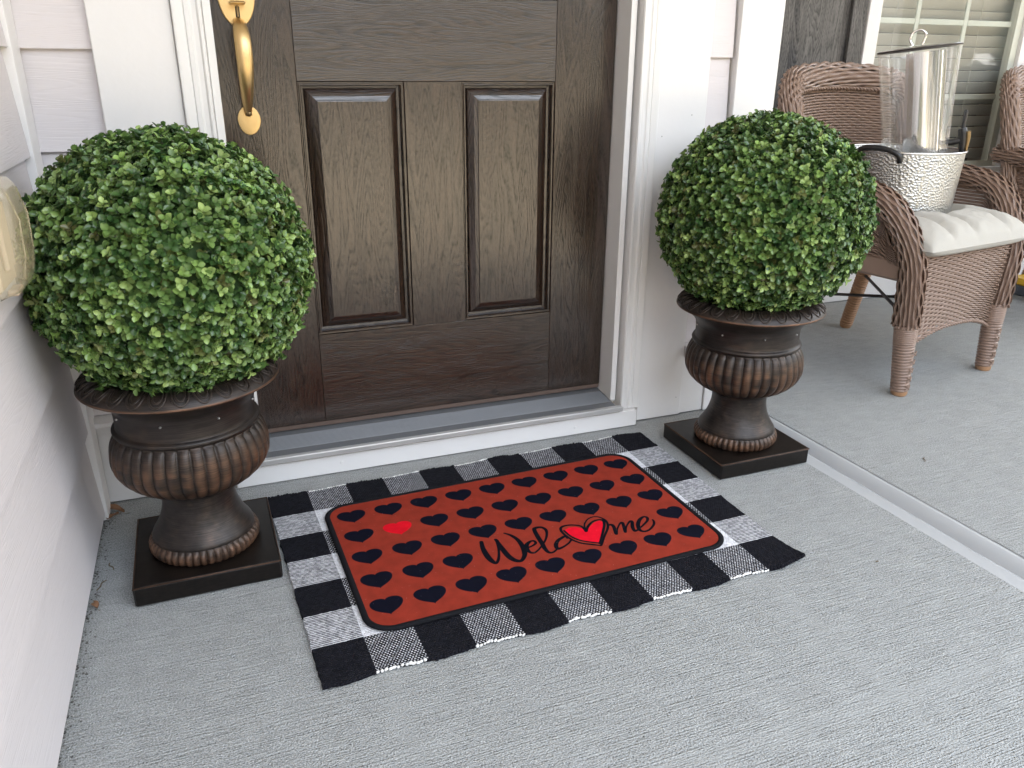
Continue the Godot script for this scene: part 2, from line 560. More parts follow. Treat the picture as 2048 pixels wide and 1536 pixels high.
# ------------------------------------------------------------------ materials
func make_materials() -> void:
	make_wood()
	make_concrete()
	make_fine()
	make_rug()
	make_mat_print()
	var m := mat("door_upright", lin(0.048, 0.028, 0.018), 0.27)
	m.albedo_texture = M.wood_tone
	tri(m, Vector3(4.0, 0.42, 4.0))
	m.clearcoat_enabled = true
	m.clearcoat = 1.0
	m.clearcoat_roughness = 0.25
	m.clearcoat_texture = M.wood_height
	relief(m, M.wood_height, 0.05)
	m = mat("door_across", lin(0.048, 0.028, 0.018), 0.27)
	m.albedo_texture = M.wood_tone_across
	tri(m, Vector3(0.42, 4.0, 4.0), Vector3(0.37, 0.21, 0))
	m.clearcoat_enabled = true
	m.clearcoat = 1.0
	m.clearcoat_roughness = 0.25
	m.clearcoat_texture = M.wood_height_across
	relief(m, M.wood_height_across, 0.05)
	m = mat("shutter_paint", lin(0.16, 0.165, 0.17), 0.5)
	m.albedo_texture = M.wood_tone
	tri(m, Vector3(3.4, 0.36, 3.4), Vector3(0.55, 0.13, 0))
	relief(m, M.wood_height, 0.04)
	m = mat("siding_paint", lin(0.635, 0.595, 0.60), 0.62)
	tri(m, Vector3(0.30, 4.6, 0.30))
	relief(m, M.wood_height_across, 0.045)
	m = mat("white_paint", lin(0.71, 0.695, 0.685), 0.45)
	tri(m, Vector3(3, 3, 3))
	relief(m, M.patch, 0.02)
	mat("ceiling_paint", lin(0.7, 0.7, 0.69), 0.7)
	m = mat("vinyl", lin(0.70, 0.69, 0.675), 0.38)
	mat("sheathing", lin(0.34, 0.29, 0.23), 0.9)
	mat("gap", lin(0.02, 0.02, 0.02), 0.9)
	mat("sweep", lin(0.11, 0.075, 0.06), 0.6)
	m = mat("aluminium", lin(0.17, 0.175, 0.185), 0.5, 0.35)
	m = mat("aluminium_nose", lin(0.62, 0.61, 0.6), 0.38, 0.55)
	m = mat("broom_concrete", lin(0.60, 0.605, 0.60), 0.85)
	m.albedo_texture = M.concrete_tone
	tri(m, Vector3(1.35, 1.35, 1.35))
	relief(m, M.concrete_height, 0.28)
	m = mat("trowel_concrete", lin(0.36, 0.365, 0.37), 0.7)
	tri(m, Vector3(2.2, 2.2, 2.2))
	relief(m, M.patch, 0.05)
	m = mat("brass", lin(0.62, 0.44, 0.21), 0.38, 1.0)
	mat("old_brass", lin(0.20, 0.14, 0.07), 0.4, 0.9)
	m = mat("bronze", Color.WHITE, 0.42, 0.45)
	m.vertex_color_use_as_albedo = true
	m.albedo_texture = M.streak
	m.uv1_scale = Vector3(1, 6, 1)
	m = mat("bronze_plain", lin(0.024, 0.019, 0.0165), 0.34, 0.4)
	m.albedo_texture = M.streak
	tri(m, Vector3(3, 6, 3))
	m = mat("bronze_rim", lin(0.10, 0.078, 0.067), 0.42, 0.45)
	m.albedo_texture = M.streak
	tri(m, Vector3(3, 6, 3))
	m = mat("bronze_worn", lin(0.16, 0.085, 0.05), 0.45, 0.5)
	m.albedo_texture = M.streak
	tri(m, Vector3(3, 6, 3))
	mat("steel", lin(0.40, 0.39, 0.38), 0.35, 1.0)
	m = mat("rug_weave", Color.WHITE, 0.92)
	m.albedo_texture = M.rug_tone
	relief(m, M.rug_height, 0.16)
	mat("rug_black", lin(0.012, 0.012, 0.016), 0.95)
	mat("rug_white", lin(0.75, 0.74, 0.72), 0.95)
	m = mat("mat_pile", Color.WHITE, 0.95)
	m.albedo_texture = M.mat_print
	relief(m, M.mat_fuzz, 0.03)
	mat("binding", lin(0.012, 0.012, 0.014), 0.85)
	m = mat("leaf_green", Color.WHITE, 0.30)
	m.vertex_color_use_as_albedo = true
	m.backlight = Color(0.05, 0.07, 0.03)
	mat("ball_core", lin(0.05, 0.10, 0.03), 0.9)
	var greens := [[0.06, 0.14, 0.034], [0.13, 0.25, 0.06], [0.04, 0.095, 0.03], [0.22, 0.35, 0.10], [0.08, 0.17, 0.06], [0.16, 0.28, 0.055]]
	for k in greens.size():
		m = mat("leaf_%d" % k, lin(greens[k][0], greens[k][1], greens[k][2]), 0.30)
		m.backlight = Color(0.05, 0.07, 0.03)
	m = mat("wicker", lin(0.235, 0.158, 0.120), 0.36)
	mat("wicker_dark", lin(0.20, 0.125, 0.092), 0.6)
	mat("cane", lin(0.34, 0.19, 0.10), 0.5)
	mat("brace_metal", lin(0.035, 0.028, 0.026), 0.5, 0.3)
	m = mat("cushion_cloth", lin(0.44, 0.425, 0.39), 0.9)
	tri(m, Vector3(30, 30, 30))
	relief(m, M.grain, 0.015)
	m = mat("galvanised", lin(0.52, 0.52, 0.51), 0.36, 1.0)
	tri(m, Vector3(5.0, 5.0, 5.0))
	relief(m, M.hammer, 0.24)
	m = mat("rolled_steel", lin(0.66, 0.66, 0.66), 0.25, 1.0)
	m = mat("black_plastic", lin(0.012, 0.012, 0.013), 0.35)
	m = mat("acrylic", Color(0.94, 0.96, 0.98, 0.04), 0.02)
	m.transparency = BaseMaterial3D.TRANSPARENCY_ALPHA
	m = mat("chrome", lin(0.75, 0.74, 0.72), 0.12, 1.0)
	m = mat("window_glass", Color(0.75, 0.8, 0.78, 0.12), 0.02)
	m.transparency = BaseMaterial3D.TRANSPARENCY_ALPHA
	mat("muntin_paint", lin(0.55, 0.57, 0.50), 0.5)
	mat("blind_vinyl", lin(0.52, 0.49, 0.42), 0.5)
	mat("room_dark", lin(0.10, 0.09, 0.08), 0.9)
	m = mat("outlet_box", lin(0.46, 0.37, 0.27), 0.5)
	m = mat("outlet_clear", Color(0.74, 0.69, 0.56, 0.30), 0.18)
	m.transparency = BaseMaterial3D.TRANSPARENCY_ALPHA
	m = mat("dry_leaf", lin(0.20, 0.10, 0.05), 0.8)
	mat("twig", lin(0.14, 0.10, 0.06), 0.85)
	mat("yellow_plastic", lin(0.75, 0.45, 0.03), 0.4)
	mat("slate_plastic", lin(0.07, 0.08, 0.10), 0.5)
	m = mat("lawn_grass", lin(0.30, 0.255, 0.175), 0.95)
	tri(m, Vector3(0.35, 0.35, 0.35))
	relief(m, M.patch, 2.0)
	mat("bark", lin(0.10, 0.075, 0.055), 0.9)
	m = mat("tree_leaf", Color.WHITE, 0.6)
	m.vertex_color_use_as_albedo = true

	for key in ["rug_weave", "rug_black", "rug_white", "mat_pile", "binding", "cushion_cloth", "broom_concrete"]:
		M[key].metallic_specular = 0.15

# ------------------------------------------------------------------ the house
func lap_board(parent: Node, a: Vector3, b: Vector3, out: Vector3, y0: float, h: float) -> void:
	# one lapped siding board from a to b (at the wall's face), bottom edge proud, top edge tucked under the board above
	var q := MB.new()
	var lo := Vector3(0, y0, 0)
	var hi := Vector3(0, y0 + h + 0.02, 0)
	q.hexa([a + lo, b + lo, b + lo + out * 0.0155, a + lo + out * 0.0155, a + hi, b + hi, b + hi + out * 0.003, a + hi + out * 0.003])
	part(parent, "siding_board", q, M.siding_paint)

func column_profile(q: MB, pr: Array, y0: float, y1: float) -> void:
	# pr: outline points (x, z) of an upright moulding, front side only; closed at the back
	var mid := Vector3.ZERO
	for p in pr:
		mid += Vector3(p.x, (y0 + y1) / 2, p.y)
	mid /= pr.size()
	for k in pr.size():
		var a: Vector2 = pr[k]
		var b: Vector2 = pr[(k + 1) % pr.size()]
		q.poly([Vector3(a.x, y0, a.y), Vector3(b.x, y0, b.y), Vector3(b.x, y1, b.y), Vector3(a.x, y1, a.y)], mid)
	var top := []
	var bot := []
	for p in pr:
		top.append(Vector3(p.x, y1, p.y))
		bot.append(Vector3(p.x, y0, p.y))
	q.poly(top, mid)
	q.poly(bot, mid)

func build_house() -> void:
	var X := Vector3.RIGHT
	var Z := Vector3.BACK
	# floor
	var fl := Node3D.new()
	fl.name = "porch_floor"
	fl.set_meta("kind", "structure")
	add_child(fl)
	var s := 0.041
	var xs := [0.799, 0.838, 0.911]
	var z0 := -1.0
	var z1 := 2.05
	var q := MB.new()
	q.hexa([Vector3(-1.0, -0.2, z0), Vector3(xs[0] + s * z0, -0.2, z0), Vector3(xs[0] + s * z1, -0.2, z1), Vector3(-1.0, -0.2, z1), Vector3(-1.0, 0, z0), Vector3(xs[0] + s * z0, 0, z0), Vector3(xs[0] + s * z1, 0, z1), Vector3(-1.0, 0, z1)])
	part(fl, "slab", q, M.broom_concrete)
	q = MB.new()
	q.hexa([Vector3(xs[2] + s * z0, -0.2, z0), Vector3(4.4, -0.2, z0), Vector3(4.4, -0.2, z1), Vector3(xs[2] + s * z1, -0.2, z1), Vector3(xs[2] + s * z0, 0, z0), Vector3(4.4, 0, z0), Vector3(4.4, 0, z1), Vector3(xs[2] + s * z1, 0, z1)])
	part(fl, "slab", q, M.broom_concrete)
	q = MB.new()
	var wob := FastNoiseLite.new()
	wob.frequency = 4.0
	wob.seed = 3
	var prof := [Vector2(0.0, 0.0), Vector2(0.010, -0.0012), Vector2(0.034, -0.0010), Vector2(0.0380, 0.0003), Vector2(0.0388, -0.0080), Vector2(0.0400, -0.0330), Vector2(0.0460, -0.0345), Vector2(0.0540, -0.0300), Vector2(0.0640, -0.0200), Vector2(0.0760, -0.0105), Vector2(0.0880, -0.0045), Vector2(0.0990, -0.0012), Vector2(0.1065, -0.0008), Vector2(0.1080, -0.0130), Vector2(0.1122, 0.0)]
	var pts := PackedVector3Array()
	var nz := 181
	for b in nz:
		var z := lerpf(z0, z1, float(b) / (nz - 1))
		for k in prof.size():
			var e := wob.get_noise_2d(z, k * 0.35) * 0.0022
			if k == 0 or k == prof.size() - 1:
				e = 0.0
			pts.append(Vector3(xs[0] + s * z + prof[k].x + e, prof[k].y + wob.get_noise_2d(z * 2.0, 9.0 + k) * 0.0006, z))
	q.grid(pts, prof.size(), nz, false, Vector3.ZERO, PackedVector2Array(), PackedColorArray(), Vector3.UP)
	part(fl, "trowelled_joint", q, M.trowel_concrete)
	var lawn := MeshInstance3D.new()
	lawn.name = "lawn"
	q = MB.new()
	q.poly([Vector3(-80, -0.22, -30), Vector3(80, -0.22, -30), Vector3(80, -0.22, 120), Vector3(-80, -0.22, 120)], Vector3(0, -5, 0))
	lawn.mesh = q.mesh()
	lawn.material_override = M.lawn_grass
	lawn.set_meta("kind", "structure")
	add_child(lawn)

	# wall round the door
	var w := thing("house_front_wall", "pale lap siding wall with white pilasters around the front door", "wall")
	var course := 0.183
	for k in 14:
		var y := 0.213 + course * k
		lap_board(w, Vector3(-0.80, 0, 0.048), Vector3(-0.6755, 0, 0.048), Z, y, course)
		lap_board(w, Vector3(0.676, 0, 0.048), Vector3(0.747, 0, 0.048), Z, y, course)
	bx(w, "wall_core", M.sheathing, Vector3(-1.0, 0.001, -0.30), Vector3(-0.51, 2.86, 0.047))
	bx(w, "wall_core", M.sheathing, Vector3(0.51, 0.001, -0.30), Vector3(0.86, 2.86, 0.047))
	bx(w, "wall_core", M.sheathing, Vector3(-0.51, 2.12, -0.30), Vector3(0.51, 2.86, 0.047))
	bx(w, "pilaster", M.white_paint, Vector3(-0.6745, 0.004, 0.0475), Vector3(-0.5295, 2.86, 0.077), 0.0015)
	bx(w, "pilaster", M.white_paint, Vector3(0.5365, 0.004, 0.0475), Vector3(0.6750, 2.86, 0.077), 0.0015)
	for p in [[0.6347, 0.8129], [0.5542, 0.7638], [0.6048, 0.4534], [0.6600, 0.0575]]:
		var nq := MB.new()
		nq.lathe([Vector2(0.0001, 0.0006), Vector2(0.0014, 0.0005), Vector2(0.0018, -0.0004)], 8, Vector3.ZERO)
		var nail := part(w, "nail_head", nq, M.steel, Vector3(maxf(p[0], 0.540), p[1], 0.0771))
		nail.rotation.x = PI / 2
	bx(w, "lintel_board", M.white_paint, Vector3(-0.529, 2.13, 0.0475), Vector3(0.536, 2.86, 0.075), 0.0015)
	bx(w, "baseboard", M.white_paint, Vector3(-0.80, 0.004, 0.0475), Vector3(-0.6752, 0.174, 0.071), 0.0012)
	bx(w, "baseboard", M.white_paint, Vector3(0.6757, 0.004, 0.0475), Vector3(0.7525, 0.174, 0.0715), 0.0012)
	for e in [[-0.80, -0.6752], [0.6757, 0.7465]]:
		q = MB.new()
		q.hexa([Vector3(e[0], 0.175, 0.0475), Vector3(e[1], 0.175, 0.0475), Vector3(e[1], 0.175, 0.079), Vector3(e[0], 0.175, 0.079), Vector3(e[0], 0.195, 0.0475), Vector3(e[1], 0.195, 0.0475), Vector3(e[1], 0.195, 0.083), Vector3(e[0], 0.195, 0.083)])
		q.hexa([Vector3(e[0], 0.196, 0.0475), Vector3(e[1], 0.196, 0.0475), Vector3(e[1], 0.196, 0.096), Vector3(e[0], 0.196, 0.096), Vector3(e[0], 0.2125, 0.0475), Vector3(e[1], 0.2125, 0.0475), Vector3(e[1], 0.206, 0.096), Vector3(e[0], 0.206, 0.096)])
		part(w, "drip_cap", q, M.white_paint)
	bx(w, "corner_board", M.white_paint, Vector3(0.7535, 0.004, 0.03), Vector3(0.876, 2.86, 0.0765), 0.0015)
	bx(w, "corner_board", M.white_paint, Vector3(0.8612, 0.004, -0.06), Vector3(0.8775, 2.86, 0.0295), 0.0015)
	for k in 14:
		lap_board(w, Vector3(0.8605, 0, -0.70), Vector3(0.8605, 0, -0.0605), X, 0.213 + course * k, course)
	bx(w, "baseboard", M.white_paint, Vector3(0.8605, 0.004, -0.735), Vector3(0.875, 0.2, -0.0608), 0.001)

	# the wall on the left
	w = thing("house_side_wall", "pale lap siding side wall along the left of the porch", "wall")
	for k in 15:
		var y := 0.022 if k == 0 else 0.213 + course * (k - 1)
		lap_board(w, Vector3(-0.8135, 0, 0.152), Vector3(-0.8135, 0, 3.4), X, y, 0.191 if k == 0 else course)
	bx(w, "wall_core", M.sheathing, Vector3(-1.0, 0.004, 0.048), Vector3(-0.8138, 2.86, 3.4))
	bx(w, "added_sun_block", M.siding_paint, Vector3(-5.0, 2.87, -1.6), Vector3(-0.80, 5.2, 3.4))  # added mass out of view, raised to keep the sun off the porch
	bx(w, "sun_block_front", M.siding_paint, Vector3(-5.0, 0.0, 3.401), Vector3(-0.80, 5.2, 3.42))  # front of that added sun-blocking mass, also out of view
	bx(w, "corner_trim", M.white_paint, Vector3(-0.8137, 0.004, 0.0965), Vector3(-0.7925, 2.86, 0.1512), 0.0012)
	bx(w, "corner_trim", M.white_paint, Vector3(-0.8137, 0.2130, 0.0625), Vector3(-0.7945, 2.86, 0.0960), 0.0012)

	# the wall with the window, set back
	w = thing("window_wall", "set-back pale siding wall behind the wicker chair", "wall")
	for k in 14:
		var y := 0.20 + course * k
		var wide := y + course < 0.53 or y > 2.0
		if wide:
			lap_board(w, Vector3(0.86, 0, -0.752), Vector3(4.4, 0, -0.752), Z, y, course)
		else:
			lap_board(w, Vector3(0.86, 0, -0.752), Vector3(1.8595, 0, -0.752), Z, y, course)
			lap_board(w, Vector3(2.7355, 0, -0.752), Vector3(4.4, 0, -0.752), Z, y, course)
	lap_board(w, Vector3(1.8600, 0, -0.752), Vector3(2.7350, 0, -0.752), Z, 0.20 + course, 0.118)
	bx(w, "baseboard", M.white_paint, Vector3(0.876, 0.004, -0.752), Vector3(4.4, 0.198, -0.7335), 0.001)
	bx(w, "wall_core", M.sheathing, Vector3(0.56, 0.001, -0.90), Vector3(4.4, 0.52, -0.7525))
	bx(w, "wall_core", M.sheathing, Vector3(0.56, 0.52, -0.90), Vector3(1.86, 2.86, -0.7525))
	bx(w, "wall_core", M.sheathing, Vector3(2.735, 0.52, -0.90), Vector3(4.4, 2.86, -0.7525))
	bx(w, "wall_core", M.sheathing, Vector3(1.86, 1.98, -0.90), Vector3(2.735, 2.86, -0.7525))
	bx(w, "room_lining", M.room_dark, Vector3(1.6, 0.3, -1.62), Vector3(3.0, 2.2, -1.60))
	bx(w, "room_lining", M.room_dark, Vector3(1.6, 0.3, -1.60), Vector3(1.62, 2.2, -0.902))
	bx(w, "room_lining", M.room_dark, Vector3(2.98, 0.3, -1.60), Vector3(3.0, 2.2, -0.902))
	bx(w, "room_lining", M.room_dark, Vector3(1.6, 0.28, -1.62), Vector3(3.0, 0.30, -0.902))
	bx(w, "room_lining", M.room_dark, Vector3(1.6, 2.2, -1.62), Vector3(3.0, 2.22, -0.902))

	# roof over the porch: shades the floor from above
	w = thing("porch_roof", "white boarded porch ceiling with beam above the entry", "roof")
	for k in 28:
		bx(w, "ceiling_board", M.ceiling_paint, Vector3(-1.0 + k * 0.2, 2.865, -0.75), Vector3(-1.0 + k * 0.2 + 0.198, 2.89, 1.78))
	bx(w, "roof_deck", M.sheathing, Vector3(-1.1, 2.90, -1.8), Vector3(4.7, 2.98, 2.05))
	bx(w, "beam", M.white_paint, Vector3(-1.0, 2.70, 1.66), Vector3(4.5, 2.86, 1.78), 0.003)
	for x in [2.6, 4.3]:
		var p := thing("porch_column", "square white porch column at the front edge near the %s" % ("middle" if x < 3 else "far end"), "column", Vector3(x, 0, 1.74), 0, "porch columns")
		bx(p, "shaft", M.white_paint, Vector3(-0.1, 0.201, -0.1), Vector3(0.1, 2.695, 0.1), 0.004)
		bx(p, "base", M.white_paint, Vector3(-0.13, 0.001, -0.13), Vector3(0.13, 0.20, 0.13), 0.004)

func build_door() -> void:
	# frame
	var f := thing("door_frame", "white door frame with moulded casing around the dark door", "door frame")
	for e in [-1.0, 1.0]:
		var lo := Vector3(0.4575, 0.0715, -0.05)
		var hi := Vector3(0.4725, 2.08, 0.066)
		bx(f, "jamb", M.vinyl, Vector3(minf(lo.x * e, hi.x * e), lo.y, lo.z), Vector3(maxf(lo.x * e, hi.x * e), hi.y, hi.z), 0.001)
		bx(f, "jamb_backing", M.vinyl, Vector3(minf(0.473 * e, 0.508 * e), 0.06, -0.05), Vector3(maxf(0.473 * e, 0.508 * e), 2.08, 0.0475))
		var pr := []
		var cx := [0.4795, 0.4795, 0.4815, 0.4865, 0.489, 0.490, 0.4985, 0.501, 0.503, 0.511, 0.5135, 0.515, 0.528, 0.5325, 0.5345, 0.5345]
		var cz := [0.0478, 0.084, 0.088, 0.088, 0.0855, 0.0835, 0.0835, 0.0845, 0.0868, 0.0868, 0.0845, 0.0862, 0.0885, 0.0885, 0.086, 0.0478]
		for k in cx.size():
			pr.append(Vector2((cx[k] if e > 0 else cx[k] - 0.006) * e, cz[k]))
		var q := MB.new()
		column_profile(q, pr, 0.0505, 2.1)
		part(f, "casing", q, M.vinyl)
	bx(f, "head_jamb", M.vinyl, Vector3(-0.4725, 2.0805, -0.05), Vector3(0.4725, 2.10, 0.066), 0.001)
	bx(f, "head_casing", M.vinyl, Vector3(-0.528, 2.1005, 0.0478), Vector3(0.5345, 2.129, 0.0885), 0.002)

	# threshold and the board under it
	var t := thing("door_threshold", "ribbed aluminium threshold below the dark front door", "threshold")
	var q := MB.new()
	q.hexa([Vector3(-0.4565, 0.0595, -0.05), Vector3(0.4565, 0.0595, -0.05), Vector3(0.4565, 0.0595, 0.1), Vector3(-0.4565, 0.0595, 0.1), Vector3(-0.4565, 0.085, -0.05), Vector3(0.4565, 0.085, -0.05), Vector3(0.4565, 0.0702, 0.1), Vector3(-0.4565, 0.0702, 0.1)])
	part(t, "sill_plate", q, M.aluminium)
	q = MB.new()
	for k in 12:
		var z := 0.012 + k * 0.0054
		var y := lerpf(0.085, 0.0702, (z + 0.05) / 0.15)
		q.hexa([Vector3(-0.452, y - 0.001, z), Vector3(0.452, y - 0.001, z), Vector3(0.452, y - 0.001, z + 0.0034), Vector3(-0.452, y - 0.001, z + 0.0034), Vector3(-0.452, y + 0.0020, z + 0.0008), Vector3(0.452, y + 0.0020, z + 0.0008), Vector3(0.452, y + 0.0017, z + 0.0024), Vector3(-0.452, y + 0.0017, z + 0.0024)])
	var ribs := part(t, "tread_ribs", q, M.aluminium)
	ribs.set_meta("kind", "stuff")
	q = MB.new()
	q.box(Vector3(-0.472, 0.0575, 0.1002), Vector3(0.472, 0.0712, 0.1165), 0.002)
	part(t, "nosing", q, M.aluminium_nose)
	bx(t, "sub_sill", M.sheathing, Vector3(-0.47, 0.0496, 0.0), Vector3(0.47, 0.0594, 0.1))
	var kb := thing("kick_board", "white painted kick board under the threshold", "board")
	bx(kb, "board", M.white_paint, Vector3(-0.5262, 0.0035, 0.078), Vector3(0.522, 0.0492, 0.101), 0.0012)
	for p in [[-0.2827, 0.0285], [0.3368, 0.0243]]:
		q = MB.new()
		q.lathe([Vector2(0.0001, 0.0015), Vector2(0.003, 0.0013), Vector2(0.0042, 0.0006), Vector2(0.0046, -0.0005)], 10, Vector3.ZERO)
		var nail := part(kb, "nail_plug", q, M.white_paint, Vector3(p[0], p[1], 0.101))
		nail.rotation.x = PI / 2

	# the leaf
	var d := thing("front_door", "dark brown wood-grain panelled front door with brass handle", "door")
	var T := -0.042
	bx(d, "stile", M.door_upright, Vector3(-0.455, 0.098, T), Vector3(-0.300, 2.06, 0.0), 0.0008)
	bx(d, "stile", M.door_upright, Vector3(0.300, 0.098, T), Vector3(0.455, 2.06, 0.0), 0.0008)
	bx(d, "rail", M.door_across, Vector3(-0.2997, 0.098, T), Vector3(0.2997, 0.3216, 0.0), 0.0008)
	bx(d, "rail", M.door_across, Vector3(-0.2997, 0.8883, T), Vector3(0.2997, 1.062, 0.0), 0.0008)
	bx(d, "rail", M.door_across, Vector3(-0.2997, 1.90, T), Vector3(0.2997, 2.06, 0.0), 0.0008)
	bx(d, "mullion", M.door_upright, Vector3(-0.0673, 0.3219, T), Vector3(0.0673, 0.8880, 0.0), 0.0008)
	bx(d, "mullion", M.door_upright, Vector3(-0.0673, 1.0623, T), Vector3(0.0673, 1.8997, 0.0), 0.0008)
	bx(d, "door_core", M.door_upright, Vector3(-0.455, 0.098, -0.05), Vector3(0.455, 2.06, -0.0425))
	bx(d, "door_sweep", M.sweep, Vector3(-0.454, 0.0865, -0.04), Vector3(0.454, 0.0976, -0.0015), 0.001)
	for e in [-1.0, 1.0]:
		for r in [[0.3216, 0.8883], [1.062, 1.90]]:
			var x0: float = 0.0676 if e > 0 else -0.2997
			var x1: float = 0.2997 if e > 0 else -0.0676
			var y0: float = r[0] + 0.0003
			var y1: float = r[1] - 0.0003
			# mitred moulding: distance in from the opening, depth
			var pr := [Vector2(0, -0.0002), Vector2(0.0012, -0.004), Vector2(0.0030, -0.0042), Vector2(0.0042, -0.0012), Vector2(0.0066, -0.0012), Vector2(0.0082, -0.0060), Vector2(0.0088, -0.0190), Vector2(0.0140, -0.0200), Vector2(0.0165, -0.0150), Vector2(0.030, -0.0066), Vector2(0.0385, -0.0040), Vector2(0.0392, -0.0012), Vector2(0.0412, -0.0008)]
			var mid := Vector3((x0 + x1) / 2, (y0 + y1) / 2, -1.0)
			var up := MB.new()
			var ac := MB.new()
			for k in pr.size() - 1:
				var a: Vector2 = pr[k]
				var b: Vector2 = pr[k + 1]
				var A := [Vector3(x0 + a.x, y0 + a.x, a.y), Vector3(x1 - a.x, y0 + a.x, a.y), Vector3(x1 - a.x, y1 - a.x, a.y), Vector3(x0 + a.x, y1 - a.x, a.y)]
				var B := [Vector3(x0 + b.x, y0 + b.x, b.y), Vector3(x1 - b.x, y0 + b.x, b.y), Vector3(x1 - b.x, y1 - b.x, b.y), Vector3(x0 + b.x, y1 - b.x, b.y)]
				for j in 4:
					var j1 := (j + 1) % 4
					var target: MB = ac if j % 2 == 0 else up
					target.poly([A[j], A[j1], B[j1], B[j]], mid)
			var g := 0.0412
			var pn := MB.new()
			pn.box(Vector3(x0 + g, y0 + g, -0.03), Vector3(x1 - g, y1 - g, -0.0008))
			var panel := part(d, "panel", pn, M.door_upright)
			part(panel, "upright_moulding", up, M.door_upright)
			part(panel, "cross_moulding", ac, M.door_across)
	# handle set
	var hs := Node3D.new()
	hs.name = "handle_set"
	d.add_child(hs)
	var zx := -0.4045
	for pl in [[1.052, 0.0365, 0.062, 0.006, "back_plate"], [0.8108, 0.0235, 0.0295, 0.004, "lower_rosette"]]:
		q = MB.new()
		var ring := [Vector2(1.0, 0.0), Vector2(1.0, 0.55), Vector2(0.985, 0.85), Vector2(0.95, 1.0), Vector2(0.5, 1.06), Vector2(0.001, 1.08)]
		var pts := PackedVector3Array()
		for k in ring.size():
			for a in 40:
				var th := TAU * a / 40.0
				# the plate narrows downwards
				var nar: float = 1.0 - (0.10 if pl[4] == "lower_rosette" else 0.05) * maxf(0.0, -sin(th)) * absf(cos(th))
				pts.append(Vector3(zx + ring[k].x * pl[1] * cos(th) * nar, pl[0] + ring[k].x * pl[2] * sin(th), 0.0006 + ring[k].y * pl[3]))
		q.grid(pts, 40, ring.size(), true, Vector3.ZERO, PackedVector2Array(), PackedColorArray(), Vector3(0, 0, 1))
		part(hs, pl[4], q, M.brass)
	q = MB.new()
	var path := smooth([Vector3(zx, 1.002, 0.006), Vector3(zx, 0.992, 0.032), Vector3(zx + 0.001, 0.965, 0.050), Vector3(zx + 0.001, 0.925, 0.055), Vector3(zx, 0.885, 0.048), Vector3(zx - 0.001, 0.850, 0.030), Vector3(zx - 0.001, 0.832, 0.014), Vector3(zx, 0.822, 0.0055)], 5)
	var rad := []
	for k in path.size():
		var w := float(k) / (path.size() - 1)
		rad.append(lerpf(0.0115, 0.0165, smoothstep(0.0, 0.3, w)) if w < 0.35 else lerpf(0.0165, 0.0072, smoothstep(0.35, 1.0, w)))
	q.tube(path, rad, 16, Vector3.RIGHT, 0.62)
	part(hs, "grip", q, M.brass)
	q = MB.new()
	q.lathe([Vector2(0.0001, 0.0075), Vector2(0.004, 0.0065), Vector2(0.0062, 0.004), Vector2(0.0068, 0.0)], 14, Vector3.ZERO)
	var rv := part(hs, "rivet", q, M.old_brass, Vector3(zx, 0.8255, 0.0095))
	rv.rotation.x = PI / 2
	q = MB.new()
	q.box(Vector3(zx - 0.016, 1.031, 0.010), Vector3(zx + 0.016, 1.0375, 0.034), 0.003)
	part(hs, "thumb_latch", q, M.brass)
	bx(hs, "latch_slot", M.gap, Vector3(zx - 0.004, 1.003, 0.0062), Vector3(zx + 0.004, 1.029, 0.0075))
	bx(hs, "latch_stem", M.old_brass, Vector3(zx - 0.0022, 1.009, 0.0076), Vector3(zx + 0.0022, 1.0305, 0.0105), 0.0008)

